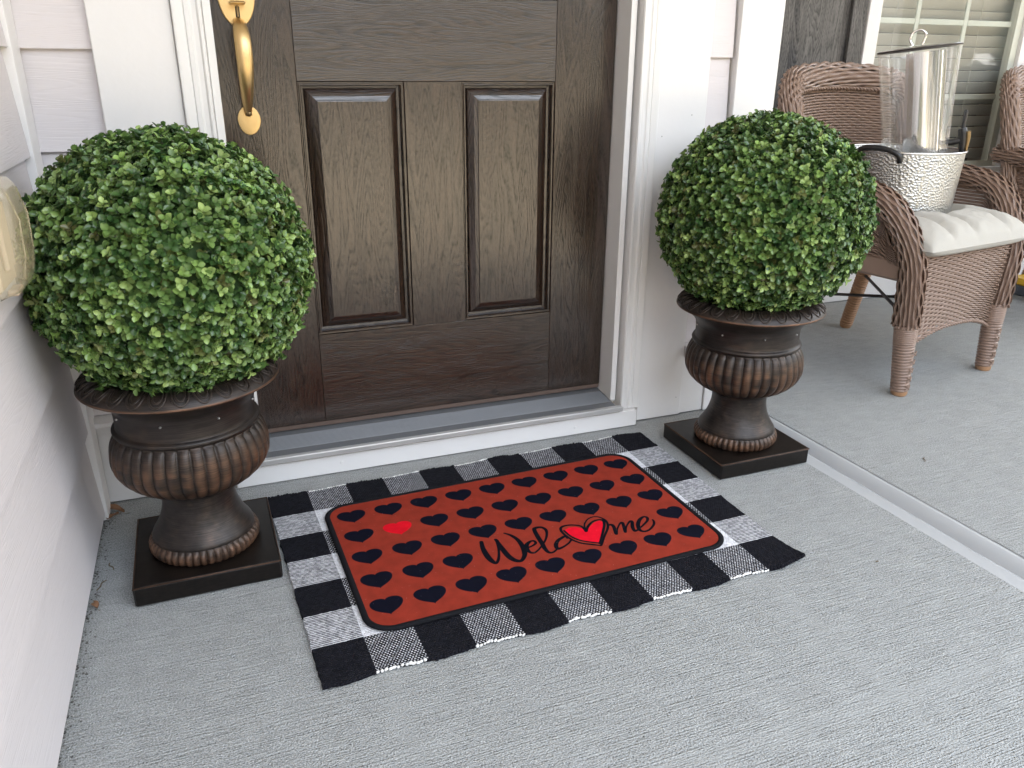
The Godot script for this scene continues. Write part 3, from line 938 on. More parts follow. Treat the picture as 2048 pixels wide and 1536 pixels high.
func build_window() -> void:
	var w := thing("window", "white framed window with grid bars behind the wicker chair", "window")
	bx(w, "casing", M.white_paint, Vector3(1.860, 0.545, -0.7515), Vector3(1.9195, 1.97, -0.700), 0.002)
	bx(w, "casing", M.white_paint, Vector3(2.668, 0.545, -0.7515), Vector3(2.735, 1.97, -0.700), 0.002)
	bx(w, "head_casing", M.white_paint, Vector3(1.92, 1.90, -0.7515), Vector3(2.6675, 1.97, -0.700), 0.002)
	bx(w, "sill", M.white_paint, Vector3(1.86, 0.522, -0.7515), Vector3(2.735, 0.5445, -0.688), 0.002)
	bx(w, "sash", M.muntin_paint, Vector3(1.920, 0.545, -0.748), Vector3(1.932, 1.8995, -0.716), 0.001)
	bx(w, "sash", M.muntin_paint, Vector3(2.634, 0.545, -0.748), Vector3(2.6675, 1.8995, -0.716), 0.001)
	bx(w, "bottom_rail", M.muntin_paint, Vector3(1.9325, 0.545, -0.748), Vector3(2.6335, 0.566, -0.716), 0.001)
	var pane := MB.new()
	pane.poly([Vector3(1.932, 0.566, -0.730), Vector3(2.634, 0.566, -0.730), Vector3(2.634, 1.9, -0.730), Vector3(1.932, 1.9, -0.730)], Vector3(2, 1, -2))
	part(w, "pane", pane, M.window_glass)
	for x in [2.135, 2.385]:
		bx(w, "muntin", M.muntin_paint, Vector3(x - 0.0105, 0.5665, -0.746), Vector3(x + 0.0105, 1.899, -0.738), 0.002)
	for y in [0.822, 1.098, 1.375, 1.65]:
		for x in [[1.9325, 2.1242], [2.1458, 2.3742], [2.3958, 2.6335]]:
			bx(w, "muntin", M.muntin_paint, Vector3(x[0], y - 0.0105, -0.746), Vector3(x[1], y + 0.0105, -0.738), 0.002)
	var b := thing("window_blind", "tilted slat blind hanging inside the window", "blind", Vector3(2.285, 0.57, -0.80))
	var q := MB.new()
	q.hexa([Vector3(-0.40, -0.0205, -0.0135), Vector3(0.44, -0.0205, -0.0135), Vector3(0.44, 0.0195, 0.0155), Vector3(-0.40, 0.0195, 0.0155), Vector3(-0.40, -0.0190, -0.0155), Vector3(0.44, -0.0190, -0.0155), Vector3(0.44, 0.0210, 0.0135), Vector3(-0.40, 0.0210, 0.0135)])
	var slat := q.mesh()
	for k in 30:
		part(b, "slat", slat, M.blind_vinyl, Vector3(0, 0.02 + k * 0.0445, 0))
	for x in [-0.22, 0.22]:
		bx(b, "ladder_cord", M.blind_vinyl, Vector3(x - 0.001, 0.0, 0.0215), Vector3(x + 0.001, 1.33, 0.0235))
	bx(b, "head_rail", M.blind_vinyl, Vector3(-0.36, 1.335, -0.025), Vector3(0.36, 1.375, 0.025))

	var s := thing("window_shutter", "dark grey wood-grain panel shutter beside the window", "shutter")
	var z0 := -0.7365
	bx(s, "stile", M.shutter_paint, Vector3(1.457, 0.50, z0), Vector3(1.526, 2.0, -0.706), 0.002)
	bx(s, "stile", M.shutter_paint, Vector3(1.790, 0.50, z0), Vector3(1.8585, 2.0, -0.706), 0.002)
	for y in [[0.50, 0.58], [1.21, 1.28], [1.92, 2.0]]:
		bx(s, "rail", M.shutter_paint, Vector3(1.5262, y[0], z0), Vector3(1.7898, y[1], -0.7065), 0.002)
	for y in [[0.58, 1.21], [1.28, 1.92]]:
		q = MB.new()
		var lo := Vector3(1.5266, y[0] + 0.0004, z0)
		var hi := Vector3(1.7894, y[1] - 0.0004, -0.723)
		q.box(lo, hi)
		q.hexa([Vector3(lo.x + 0.012, lo.y + 0.012, -0.7229), Vector3(hi.x - 0.012, lo.y + 0.012, -0.7229), Vector3(hi.x - 0.04, lo.y + 0.04, -0.7125), Vector3(lo.x + 0.04, lo.y + 0.04, -0.7125), Vector3(lo.x + 0.012, hi.y - 0.012, -0.7229), Vector3(hi.x - 0.012, hi.y - 0.012, -0.7229), Vector3(hi.x - 0.04, hi.y - 0.04, -0.7125), Vector3(lo.x + 0.04, hi.y - 0.04, -0.7125)])
		part(s, "panel", q, M.shutter_paint)

func build_outlet() -> void:
	var o := thing("outlet_cover", "clear beige weatherproof outlet cover on the left siding wall", "outlet cover", Vector3(-0.7985, 0.626, 0.560))
	# local: x out of the wall, z along it towards the viewer
	bx(o, "back_box", M.outlet_box, Vector3(-0.002, 0.006, 0.004), Vector3(0.022, 0.146, 0.101), 0.004)
	var q := MB.new()
	q.box(Vector3(0.0222, 0.03, 0.03), Vector3(0.030, 0.12, 0.075), 0.003)
	part(o, "receptacle", q, M.outlet_box)
	# domed lid
	var pts := PackedVector3Array()
	var nu := 25
	var nv := 25
	for b in nv:
		for a in nu:
			var u := float(a) / (nu - 1) * 2.0 - 1.0
			var v := float(b) / (nv - 1) * 2.0 - 1.0
			var dome := pow(maxf(0.0, 1.0 - pow(absf(u), 5.0)), 0.4) * pow(maxf(0.0, 1.0 - pow(absf(v), 5.0)), 0.4)
			pts.append(Vector3(0.018 + 0.037 * dome * (1.0 - 0.12 * v * v), 0.076 + v * 0.078, 0.0525 + u * 0.053))
	q = MB.new()
	q.grid(pts, nu, nv, false, Vector3.ZERO, PackedVector2Array(), PackedColorArray(), Vector3.RIGHT)
	part(o, "lid", q, M.outlet_clear)
	q = MB.new()
	q.tube([Vector3(0.046, 0.02, 0.085), Vector3(0.053, 0.05, 0.083), Vector3(0.055, 0.10, 0.083), Vector3(0.047, 0.135, 0.085)], [0.0012], 6)
	part(o, "lid_rib", q, M.outlet_clear)
	q = MB.new()
	q.tube([Vector3(0.046, 0.02, 0.02), Vector3(0.053, 0.05, 0.022), Vector3(0.055, 0.10, 0.022), Vector3(0.047, 0.135, 0.02)], [0.0012], 6)
	part(o, "lid_rib", q, M.outlet_clear)
	bx(o, "latch", M.outlet_box, Vector3(0.020, -0.004, 0.035), Vector3(0.034, 0.004, 0.072), 0.0015)

# ------------------------------------------------------------------ urns and topiary
func lip(s: float) -> Vector2:
	# the rolled rim from inside (0) to its outer edge (1): radius, height
	var th := s * 1.25
	return Vector2(0.136 + 0.0365 * sin(th) / sin(1.25), 0.4125 - 0.030 * (1.0 - cos(th)))

func make_urn_parts() -> Dictionary:
	var key := [Vector2(0.092, 0.0415), Vector2(0.0985, 0.0425), Vector2(0.1022, 0.048), Vector2(0.1034, 0.0550), Vector2(0.1014, 0.0630), Vector2(0.0965, 0.0690), Vector2(0.0940, 0.0712), Vector2(0.0945, 0.0730), Vector2(0.0938, 0.0765), Vector2(0.0915, 0.0815), Vector2(0.0845, 0.092), Vector2(0.0775, 0.105), Vector2(0.0718, 0.120), Vector2(0.0680, 0.136), Vector2(0.0666, 0.150), Vector2(0.0672, 0.161), Vector2(0.0690, 0.169)]
	var prof := []
	for p in smooth(key, 2):
		prof.append(p)
	var foot_end := prof.size()
	# fluted bowl
	for k in 21:
		var w := k / 20.0
		var th := lerpf(-1.12, 1.30, w)
		prof.append(Vector2(0.0725 + 0.0695 * (cos(th) - cos(-1.12)) / (1.0 - cos(-1.12)) if th < 0.0 else 0.1245 + 0.0175 * (cos(th) - cos(1.30)) / (1.0 - cos(1.30)), lerpf(0.1745, 0.243, (sin(th) + sin(1.12)) / sin(1.12)) if th < 0.0 else lerpf(0.243, 0.2955, sin(th) / sin(1.30))))
	var bowl_end := prof.size()
	for p in [Vector2(0.1255, 0.2975), Vector2(0.1290, 0.3000), Vector2(0.1300, 0.3035), Vector2(0.1285, 0.3070), Vector2(0.1245, 0.3090), Vector2(0.1230, 0.3105), Vector2(0.1222, 0.318), Vector2(0.1225, 0.332), Vector2(0.1235, 0.344), Vector2(0.1260, 0.352), Vector2(0.1330, 0.361), Vector2(0.1450, 0.372), Vector2(0.1600, 0.3815), Vector2(0.1690, 0.3855), Vector2(0.1725, 0.3865), Vector2(0.1740, 0.3880), Vector2(0.1738, 0.3905)]:
		prof.append(p)
	for k in 9:
		prof.append(lip(1.0 - k / 8.0))
	for p in [Vector2(0.128, 0.412), Vector2(0.121, 0.406), Vector2(0.118, 0.392), Vector2(0.115, 0.36), Vector2(0.06, 0.355), Vector2(0.002, 0.355)]:
		prof.append(p)
	var N := 38.0
	var nb := 46.0
	var noise := FastNoiseLite.new()
	noise.seed = 19
	noise.frequency = 1.0
	noise.fractal_octaves = 3
	var shape := func(th: float, k: int, r: float) -> float:
		if k < 12:
			var e := clampf(k / 3.0, 0, 1) * clampf((12 - k) / 4.0, 0, 1)
			return r - 0.0075 * e * (1.0 - sqrt(absf(cos(th * nb / 2.0))))
		if k >= foot_end and k < bowl_end:
			var w := float(k - foot_end) / (bowl_end - foot_end - 1)
			var e := smoothstep(0.0, 0.12, w) * (1.0 - smoothstep(0.90, 1.0, w))
			return r - 0.0066 * e * (1.0 - sqrt(absf(cos(th * N / 2.0))))
		return r
	var dark := Color(0.068, 0.057, 0.051)
	var copper := Color(0.46, 0.25, 0.15)
	var tint := func(th: float, k: int, _r: float) -> Color:
		var y: float = prof[k].y
		var p := noise.get_noise_3d(cos(th) * 1.6, y * 30.0, sin(th) * 1.6)
		var fine := noise.get_noise_3d(cos(th) * 2.5, y * 210.0, sin(th) * 2.5)
		var wear := clampf(p * 1.5 - 0.2, 0, 1) * 0.16
		if k < 12:
			wear = (0.25 + 0.9 * sqrt(absf(cos(th * nb / 2.0)))) * 0.62 * clampf(0.75 + p, 0, 1) * clampf((12 - k) / 4.0, 0, 1)
		elif k >= foot_end and k < bowl_end:
			var crown := pow(absf(cos(th * N / 2.0)), 0.8)
			var w := float(k - foot_end) / (bowl_end - foot_end - 1)
			var band := smoothstep(0.05, 0.30, w) * (1.0 - smoothstep(0.45, 0.80, w))
			wear = crown * (0.10 + 0.62 * band) * clampf(0.62 + p * 1.1 + fine * 0.7, 0.05, 1.0)
		elif k >= bowl_end + 13 and k <= bowl_end + 16:
			wear = 0.5 + fine * 0.5
		return dark.lerp(copper, clampf(wear, 0, 1))
	var q := MB.new()
	q.lathe(prof, 380, Vector3.ZERO, shape, tint)
	var out := {"body": q.mesh()}
	q = MB.new()
	q.box(Vector3(-0.130, 0.001, -0.130), Vector3(0.130, 0.0413, 0.130), 0.0035)
	out["plinth"] = q.mesh()
	q = MB.new()
	var e2 := 0.1289
	var loop2 := [Vector3(-e2, 0.0402, -e2), Vector3(e2, 0.0402, -e2), Vector3(e2, 0.0402, e2), Vector3(-e2, 0.0402, e2), Vector3(-e2, 0.0402, -e2)]
	q.tube(loop2, [0.0018], 8, Vector3.UP, 1.0, false)
	out["worn_edge"] = q.mesh()
	# raised egg ornament: two nested loops on the rolled rim
	q = MB.new()
	for e in [[0.090, 0.93, 0.0020], [0.055, 0.72, 0.0017]]:
		var path := []
		for k in 15:
			var t := PI * k / 14.0
			var a: float = e[0] * cos(t) * (1.0 if k > 1 and k < 13 else 0.98)
			var s: float = 0.10 + (e[1] - 0.10) * pow(sin(t), 0.75)
			var rr := lip(s)
			path.append(Vector3(rr.x * cos(a), rr.y + 0.0006, rr.x * sin(a)))
		q.tube(path, [e[2]], 6)
	out["egg"] = q.mesh()
	q = MB.new()
	q.lathe([Vector2(0.0001, 0.0034), Vector2(0.0014, 0.0030), Vector2(0.0022, 0.0014), Vector2(0.0024, -0.001)], 10, Vector3.ZERO)
	out["screw"] = q.mesh()
	return out

func place_urn(P: Dictionary, label: String, at: Vector3, turn: float) -> void:
	var u := thing("urn_planter", label, "urn", at, turn, "bronze urns flanking the door")
	part(u, "plinth", P.plinth, M.bronze_plain)
	part(u, "worn_edge", P.worn_edge, M.bronze_worn)
	part(u, "body", P.body, M.bronze)
	for k in 28:
		var o := part(u, "egg_ornament", P.egg, M.bronze_rim)
		o.rotation.y = TAU * k / 28.0
	for k in 8:
		var s := part(u, "screw", P.screw, M.steel)
		var a := TAU * k / 8.0 + 0.33
		s.position = Vector3(cos(a) * 0.1236, 0.341, sin(a) * 0.1236)
		s.rotation = Vector3(0, -a, -PI / 2)

func leaf_mesh(q: MB, xf: Transform3D, length: float, half: float) -> void:
	var b0 := q.v.size()
	var W := [0.16, 0.62, 0.98, 0.90, 0.30]
	for k in 5:
		var t := k / 4.0
		var y := length * (0.06 + 0.94 * t)
		var w: float = half * W[k]
		var lift := -0.22 * length * t * t
		for a in [-1.0, -0.5, 0.0, 0.5, 1.0]:
			var z: float = lift + half * (0.42 * a * a - 0.10 * (1.0 if a == 0.0 else 0.0)) * (0.4 + 0.6 * sin(PI * t))
			q.v.append(xf * Vector3(a * w, y, z))
			q.n.append((xf.basis * Vector3(-a * 0.75, 0.25 * t, 1.0)).normalized())
			q.t.append(Vector2(a, t))
	for k in 4:
		for a in 4:
			var p := b0 + k * 5 + a
			q.i.append_array(PackedInt32Array([p, p + 6, p + 1, p, p + 5, p + 6]))

func build_ball(label: String, c: Vector3, rx: float, ry: float, sd: int, sprigs: Array, single: ArrayMesh) -> void:
	var rng := RandomNumberGenerator.new()
	rng.seed = sd
	var ball := thing("topiary_ball", label, "topiary", c, 0, "boxwood balls in the urns")
	var q := MB.new()
	var pr := []
	for k in 21:
		var th := PI * k / 20.0 - PI / 2
		pr.append(Vector2(maxf(cos(th) * (rx - 0.036), 0.0005), sin(th) * (ry - 0.036)))
	q.lathe(pr, 36, Vector3.ZERO)
	part(ball, "core", q, M.ball_core)
	var wob := FastNoiseLite.new()
	wob.seed = sd
	wob.frequency = 7.0
	var tone := FastNoiseLite.new()
	tone.seed = sd + 5
	tone.frequency = 10.0
	for sp in sprigs.size():
		var n := 1900
		var mm := MultiMesh.new()
		mm.transform_format = MultiMesh.TRANSFORM_3D
		mm.use_colors = true
		mm.mesh = sprigs[sp]
		mm.instance_count = n
		for k in n:
			var y := 1.0 - 2.0 * (k + 0.5) / n
			var a := k * 2.39996 + sp * 1.7
			var d := Vector3(sqrt(1.0 - y * y) * cos(a), y, sqrt(1.0 - y * y) * sin(a))
			d = (d + Vector3(rng.randf_range(-1, 1), rng.randf_range(-1, 1), rng.randf_range(-1, 1)) * 0.045).normalized()
			var depth := rng.randf_range(-0.024, 0.004) + wob.get_noise_3dv(d) * 0.007
			if rng.randf() < 0.03:
				depth += 0.006
			var p := Vector3(d.x * (rx - 0.013 + depth), d.y * (ry - 0.013 + depth), d.z * (rx - 0.013 + depth))
			var axis := (d + Vector3(rng.randf_range(-1, 1), rng.randf_range(-0.6, 1), rng.randf_range(-1, 1)) * 0.42).normalized()
			var bs := Basis(Quaternion(Vector3.UP, axis)) * Basis(Vector3.UP, rng.randf() * TAU)
			bs = bs.scaled(Vector3.ONE * rng.randf_range(0.82, 1.18))
			mm.set_instance_transform(k, Transform3D(bs, p))
			var g := clampf(rng.randf() * 0.75 + tone.get_noise_3dv(d) * 0.45 + 0.1, 0, 1)
			g = g * g
			var col := Color(0.030, 0.075, 0.020).lerp(Color(0.235, 0.365, 0.092), g)
			if rng.randf() < 0.14:
				col = col.lerp(Color(0.29, 0.40, 0.125), rng.randf_range(0.4, 1.0))
			if rng.randf() < 0.05:
				col = col.lerp(Color(0.12, 0.085, 0.03), 0.5)
			mm.set_instance_color(k, col)
		var mi := MultiMeshInstance3D.new()
		mi.name = "foliage"
		mi.multimesh = mm
		mi.material_override = M.leaf_green
		mi.set_meta("kind", "stuff")
		ball.add_child(mi, true)
	var eye := (Vector3(-0.511, 0.911, 1.852) - c).normalized()
	var made := 0
	var k2 := 0
	while made < 300:
		var y := 1.0 - 2.0 * fposmod(k2 * 0.618034 + 0.3, 1.0)
		var a := k2 * 2.39996
		k2 += 1
		var d := Vector3(sqrt(maxf(0.0, 1.0 - y * y)) * cos(a), y, sqrt(maxf(0.0, 1.0 - y * y)) * sin(a))
		if d.dot(eye) < 0.15 or d.y < -0.80:
			continue
		var up := (d + Vector3(rng.randf_range(-1, 1), rng.randf_range(-1, 1), rng.randf_range(-1, 1)) * 0.5).normalized()
		var side := Vector3(rng.randf_range(-1, 1), rng.randf_range(-1, 1), rng.randf_range(-1, 1))
		var bz := up
		var bxx := side.cross(bz).normalized()
		var by := bz.cross(bxx)
		var dd := rng.randf_range(-0.008, 0.002)
		var o := part(ball, "leaf", single, M["leaf_%d" % rng.randi_range(0, 5)])
		var s := rng.randf_range(0.85, 1.2)
		o.transform = Transform3D(Basis(bxx * s, by * s, bz * s), Vector3(d.x * (rx + dd - 0.006), d.y * (ry + dd - 0.006), d.z * (rx + dd - 0.006)) - by * 0.007)
		made += 1

func build_planters() -> void:
	var P := make_urn_parts()
	place_urn(P, "antiqued bronze urn on the left, close to the siding wall", Vector3(-0.5945, 0, 0.3665), 0.016)
	place_urn(P, "antiqued bronze urn on the right, between doormat and wicker chair", Vector3(0.6850, 0, 0.3205), 0.012)
	var rng := RandomNumberGenerator.new()
	rng.seed = 101
	var sprigs := []
	for s in 3:
		var q := MB.new()
		for k in 6:
			var az := TAU * k / 6.0 * 1.0 + rng.randf_range(-0.3, 0.3) + (0.5 if k % 2 == 0 else 0.0)
			var tilt := rng.randf_range(0.45, 1.15)
			var b := Basis(Vector3.UP, az) * Basis(Vector3.RIGHT, tilt)
			# blade faces the sprig's axis
			b = b * Basis(Vector3.UP, PI)
			leaf_mesh(q, Transform3D(b, Vector3(0, 0.004 * (k % 3) - 0.002, 0)), rng.randf_range(0.0094, 0.0126), rng.randf_range(0.0042, 0.0054))
		sprigs.append(q.mesh())
	var one := MB.new()
	leaf_mesh(one, Transform3D.IDENTITY, 0.0130, 0.0057)
	var single := one.mesh()
	build_ball("larger looking green boxwood ball in the left urn by the outlet", Vector3(-0.578, 0.592, 0.3665), 0.2375, 0.2325, 201, sprigs, single)
	build_ball("round green boxwood ball in the right urn by the chair", Vector3(0.692, 0.600, 0.3205), 0.2425, 0.2325, 305, sprigs, single)

# ------------------------------------------------------------------ rug and doormat
func build_rug() -> void:
	var A := Vector2(-0.4655, 0.1800)
	var B := Vector2(0.5080, 0.1520)
	var C := Vector2(0.5140, 0.7960)
	var D := Vector2(-0.4340, 0.8190)
	var r := thing("plaid_rug", "black and white buffalo plaid woven rug under the doormat", "rug")
	var wob := FastNoiseLite.new()
	wob.seed = 12
	wob.frequency = 3.0
	var nu := 181
	var nv := 121
	var at := func(u: float, v: float) -> Vector3:
		var p := A.lerp(B, u).lerp(D.lerp(C, u), v)
		var e := wob.get_noise_2d(u * 1.6, v * 1.6 + 4.0)
		# the ends pull in and out a little with the checks
		var edge := pow(absf(v * 2.0 - 1.0), 8.0)
		p.y += edge * (0.0035 * sin(u * 11.0 * PI + 0.6) + 0.003 * wob.get_noise_1d(u * 5.0)) * signf(v - 0.5)
		p.x += pow(absf(u * 2.0 - 1.0), 10.0) * 0.003 * wob.get_noise_1d(v * 7.0 + 20.0)
		var y := 0.0065 + 0.0010 * e
		# one corner curls up slightly
		var cu := clampf((u - 0.90) / 0.10, 0, 1) * clampf((v - 0.84) / 0.16, 0, 1)
		y += cu * cu * 0.010
		p += Vector2(0.008, 0.0) * cu
		return Vector3(p.x, y, p.y)
	var pts := PackedVector3Array()
	var uv := PackedVector2Array()
	for b in nv:
		for a in nu:
			var u := float(a) / (nu - 1)
			var v := float(b) / (nv - 1)
			pts.append(at.call(u, v))
			uv.append(Vector2(u, v))
	var q := MB.new()
	q.grid(pts, nu, nv, false, Vector3.ZERO, uv, PackedColorArray(), Vector3.UP)
	# hem down to the floor
	var rim := PackedVector3Array()
	var ruv := PackedVector2Array()
	var loop := []
	for a in nu:
		loop.append(Vector2(float(a) / (nu - 1), 0.0))
	for b in nv:
		loop.append(Vector2(1.0, float(b) / (nv - 1)))
	for a in nu:
		loop.append(Vector2(1.0 - float(a) / (nu - 1), 1.0))
	for b in nv:
		loop.append(Vector2(0.0, 1.0 - float(b) / (nv - 1)))
	for p in loop:
		rim.append(at.call(p.x, p.y))
		ruv.append(p)
	for p in loop:
		var w: Vector3 = at.call(p.x, p.y)
		rim.append(w + Vector3((p.x - 0.5) * 0.002, -0.0058, (p.y - 0.5) * 0.002))
		ruv.append(p)
	q.grid(rim, loop.size(), 2, false, Vector3(0.02, 0, 0.49), ruv)
	part(r, "weave", q, M.rug_weave)
	# knotted warp ends along the two short-warp sides
	var rng := RandomNumberGenerator.new()
	rng.seed = 5
	var white := MB.new()
	var black := MB.new()
	for side in [0.0, 1.0]:
		var k := 0
		var u := 0.004
		while u < 0.997:
			var column := mini(int(u * 11.0), 10)
			var light := column % 2 == 1
			var p: Vector3 = at.call(u, side)
			var dz := 0.0016 if side > 0.5 else -0.0016
			p += Vector3(0, -0.002 + rng.randf_range(-0.0005, 0.001), dz + rng.randf_range(-0.001, 0.0015) * signf(dz))
			var len := rng.randf_range(0.0050, 0.0085)
			if light and rng.randf() < 0.10:
				len *= 1.6
			var ang := rng.randf_range(0.15, 0.75)
			var dir := Vector3(cos(ang), 0.15, -sin(ang) * 0.6)
			var rr := rng.randf_range(0.0020, 0.0032)
			var tgt: MB = white if light else black
			tgt.tube([p - dir * len * 0.5, p - dir * len * 0.3, p, p + dir * len * 0.3, p + dir * len * 0.5], [rr * 0.45, rr * 0.9, rr, rr * 0.9, rr * 0.45], 6)
			u += rng.randf_range(0.0058, 0.0078)
			k += 1
	var o := part(r, "white_fringe_knots", white, M.rug_white)
	o.set_meta("kind", "stuff")
	o = part(r, "black_fringe_knots", black, M.rug_black)
	o.set_meta("kind", "stuff")

	var a := deg_to_rad(1.9)
	var m := thing("doormat", "rust red welcome doormat with rows of black hearts", "doormat", Vector3.ZERO, 0.0)
	# centre in the mat's own turned axes
	var ex := Vector2(cos(-a), sin(-a))
	var ez := Vector2(-sin(-a), cos(-a))
	var cc := ex * 0.011 + ez * 0.4925
	m.position = Vector3(cc.x, 0.0078, cc.y)
	m.rotation.y = a
	var W2 := MAT_W / 2 - 0.006
	var D2 := MAT_D / 2 - 0.006
	var R := 0.046
	var out := []
	for e in [[1, -1, -PI / 2], [1, 1, 0.0], [-1, 1, PI / 2], [-1, -1, PI]]:
		for k in 13:
			var th: float = e[2] + PI / 2 * k / 12.0
			out.append(Vector2(e[0] * (W2 - R) + R * cos(th), e[1] * (D2 - R) + R * sin(th)))
	q = MB.new()
	var cen := Vector3(0, 0.0055, 0)
	q.v.append(cen)
	q.n.append(Vector3.UP)
	q.t.append(Vector2(0.5, 0.5))
	for p in out:
		q.v.append(Vector3(p.x, 0.0055, p.y))
		q.n.append(Vector3.UP)
		q.t.append(Vector2(p.x / MAT_W + 0.5, p.y / MAT_D + 0.5))
	for k in out.size():
		q.i.append_array(PackedInt32Array([0, 1 + k, 1 + (k + 1) % out.size()]))
	part(m, "pile", q, M.mat_pile)
	q = MB.new()
	var path := []
	for k in out.size() + 1:
		var p: Vector2 = out[k % out.size()]
		path.append(Vector3(p.x, 0.0042, p.y))
	q.tube(path, [0.0066], 10, Vector3.UP, 1.0, false)
	# squash the binding to a flat roll
	for k in q.v.size():
		q.v[k].y = 0.0036 + (q.v[k].y - 0.0042) * 0.53
	part(m, "binding", q, M.binding)

# ------------------------------------------------------------------ wicker chair
func weave(q: MB, f: Callable, rows: int, cols: int, thick: float, side: float, stagger := true) -> void:
	# strands run along u; each passes over and under the stakes by turns
	var n := cols * 4
	var b0 := 0
	for r in rows:
		var v := (r + 0.5) / rows
		b0 = q.v.size()
		for k in n + 1:
			var u := float(k) / n
			var p: Vector3 = f.call(u, v)
			var pu: Vector3 = f.call(minf(u + 0.002, 1.0), v) - f.call(maxf(u - 0.002, 0.0), v)
			var pv: Vector3 = (f.call(u, minf(v + 0.5 / rows, 1.0)) - f.call(u, maxf(v - 0.5 / rows, 0.0)))
			var nn := pu.cross(pv).normalized() * side
			var ph := PI * (u * cols + (r % 2 if stagger else 0))
			var d := cos(ph) * thick * 0.55
			q.v.append(p - pv * 0.40 + nn * (d - thick * 0.55))
			q.v.append(p + nn * (d + thick * 0.5))
			q.v.append(p + pv * 0.40 + nn * (d - thick * 0.55))
			q.n.append((nn * 0.55 - pv.normalized()).normalized())
			q.n.append((nn + pu.normalized() * sin(ph) * 0.35).normalized())
			q.n.append((nn * 0.55 + pv.normalized()).normalized())
			for e in 3:
				q.t.append(Vector2(u, v))
		for k in n:
			var a := b0 + k * 3
			for e in 2:
				if side > 0.0:
					q.i.append_array(PackedInt32Array([a + e, a + e + 4, a + e + 3, a + e, a + e + 1, a + e + 4]))
				else:
					q.i.append_array(PackedInt32Array([a + e, a + e + 3, a + e + 4, a + e, a + e + 4, a + e + 1]))

func sheet(q: MB, f: Callable, nu: int, nv: int, back: float, side: float) -> void:
	# plain backing behind a weave
	var pts := PackedVector3Array()
	for b in nv:
		for a in nu:
			var u := float(a) / (nu - 1)
			var v := float(b) / (nv - 1)
			var p: Vector3 = f.call(u, v)
			var pu: Vector3 = f.call(minf(u + 0.01, 1.0), v) - f.call(maxf(u - 0.01, 0.0), v)
			var pv: Vector3 = f.call(u, minf(v + 0.01, 1.0)) - f.call(u, maxf(v - 0.01, 0.0))
			pts.append(p - pu.cross(pv).normalized() * side * back)
	q.grid(pts, nu, nv, false, Vector3.ZERO, PackedVector2Array(), PackedColorArray(), Vector3(0, 0.2, 1))

func rope(q: MB, path: Array, r: float, pitch: float) -> void:
	# two-strand twist
	var total := 0.0
	for ph in [0.0, PI]:
		var line := []
		var along := 0.0
		for k in path.size():
			if k > 0:
				along += path[k].distance_to(path[k - 1])
			var d: Vector3 = (path[mini(k + 1, path.size() - 1)] - path[maxi(k - 1, 0)]).normalized()
			var x := (Vector3.UP - d * d.y).normalized() if absf(d.y) < 0.95 else (Vector3.RIGHT - d * d.x).normalized()
			var y := d.cross(x)
			var th: float = TAU * along / pitch + ph
			line.append(path[k] + x * cos(th) * r * 0.55 + y * sin(th) * r * 0.55)
		q.tube(line, [r * 0.62], 6)
		total = along

func coil(q: MB, a: Vector3, b: Vector3, r0: float, r1: float, pitch: float, amp: float, sides: int = 14) -> void:
	var n := int(a.distance_to(b) / pitch) * 5
	var path := []
	var rad := []
	for k in n + 1:
		var w := float(k) / n
		path.append(a.lerp(b, w))
		rad.append(lerpf(r0, r1, w) + amp * absf(sin(PI * k / 5.0)))
	q.tube(path, rad, sides)

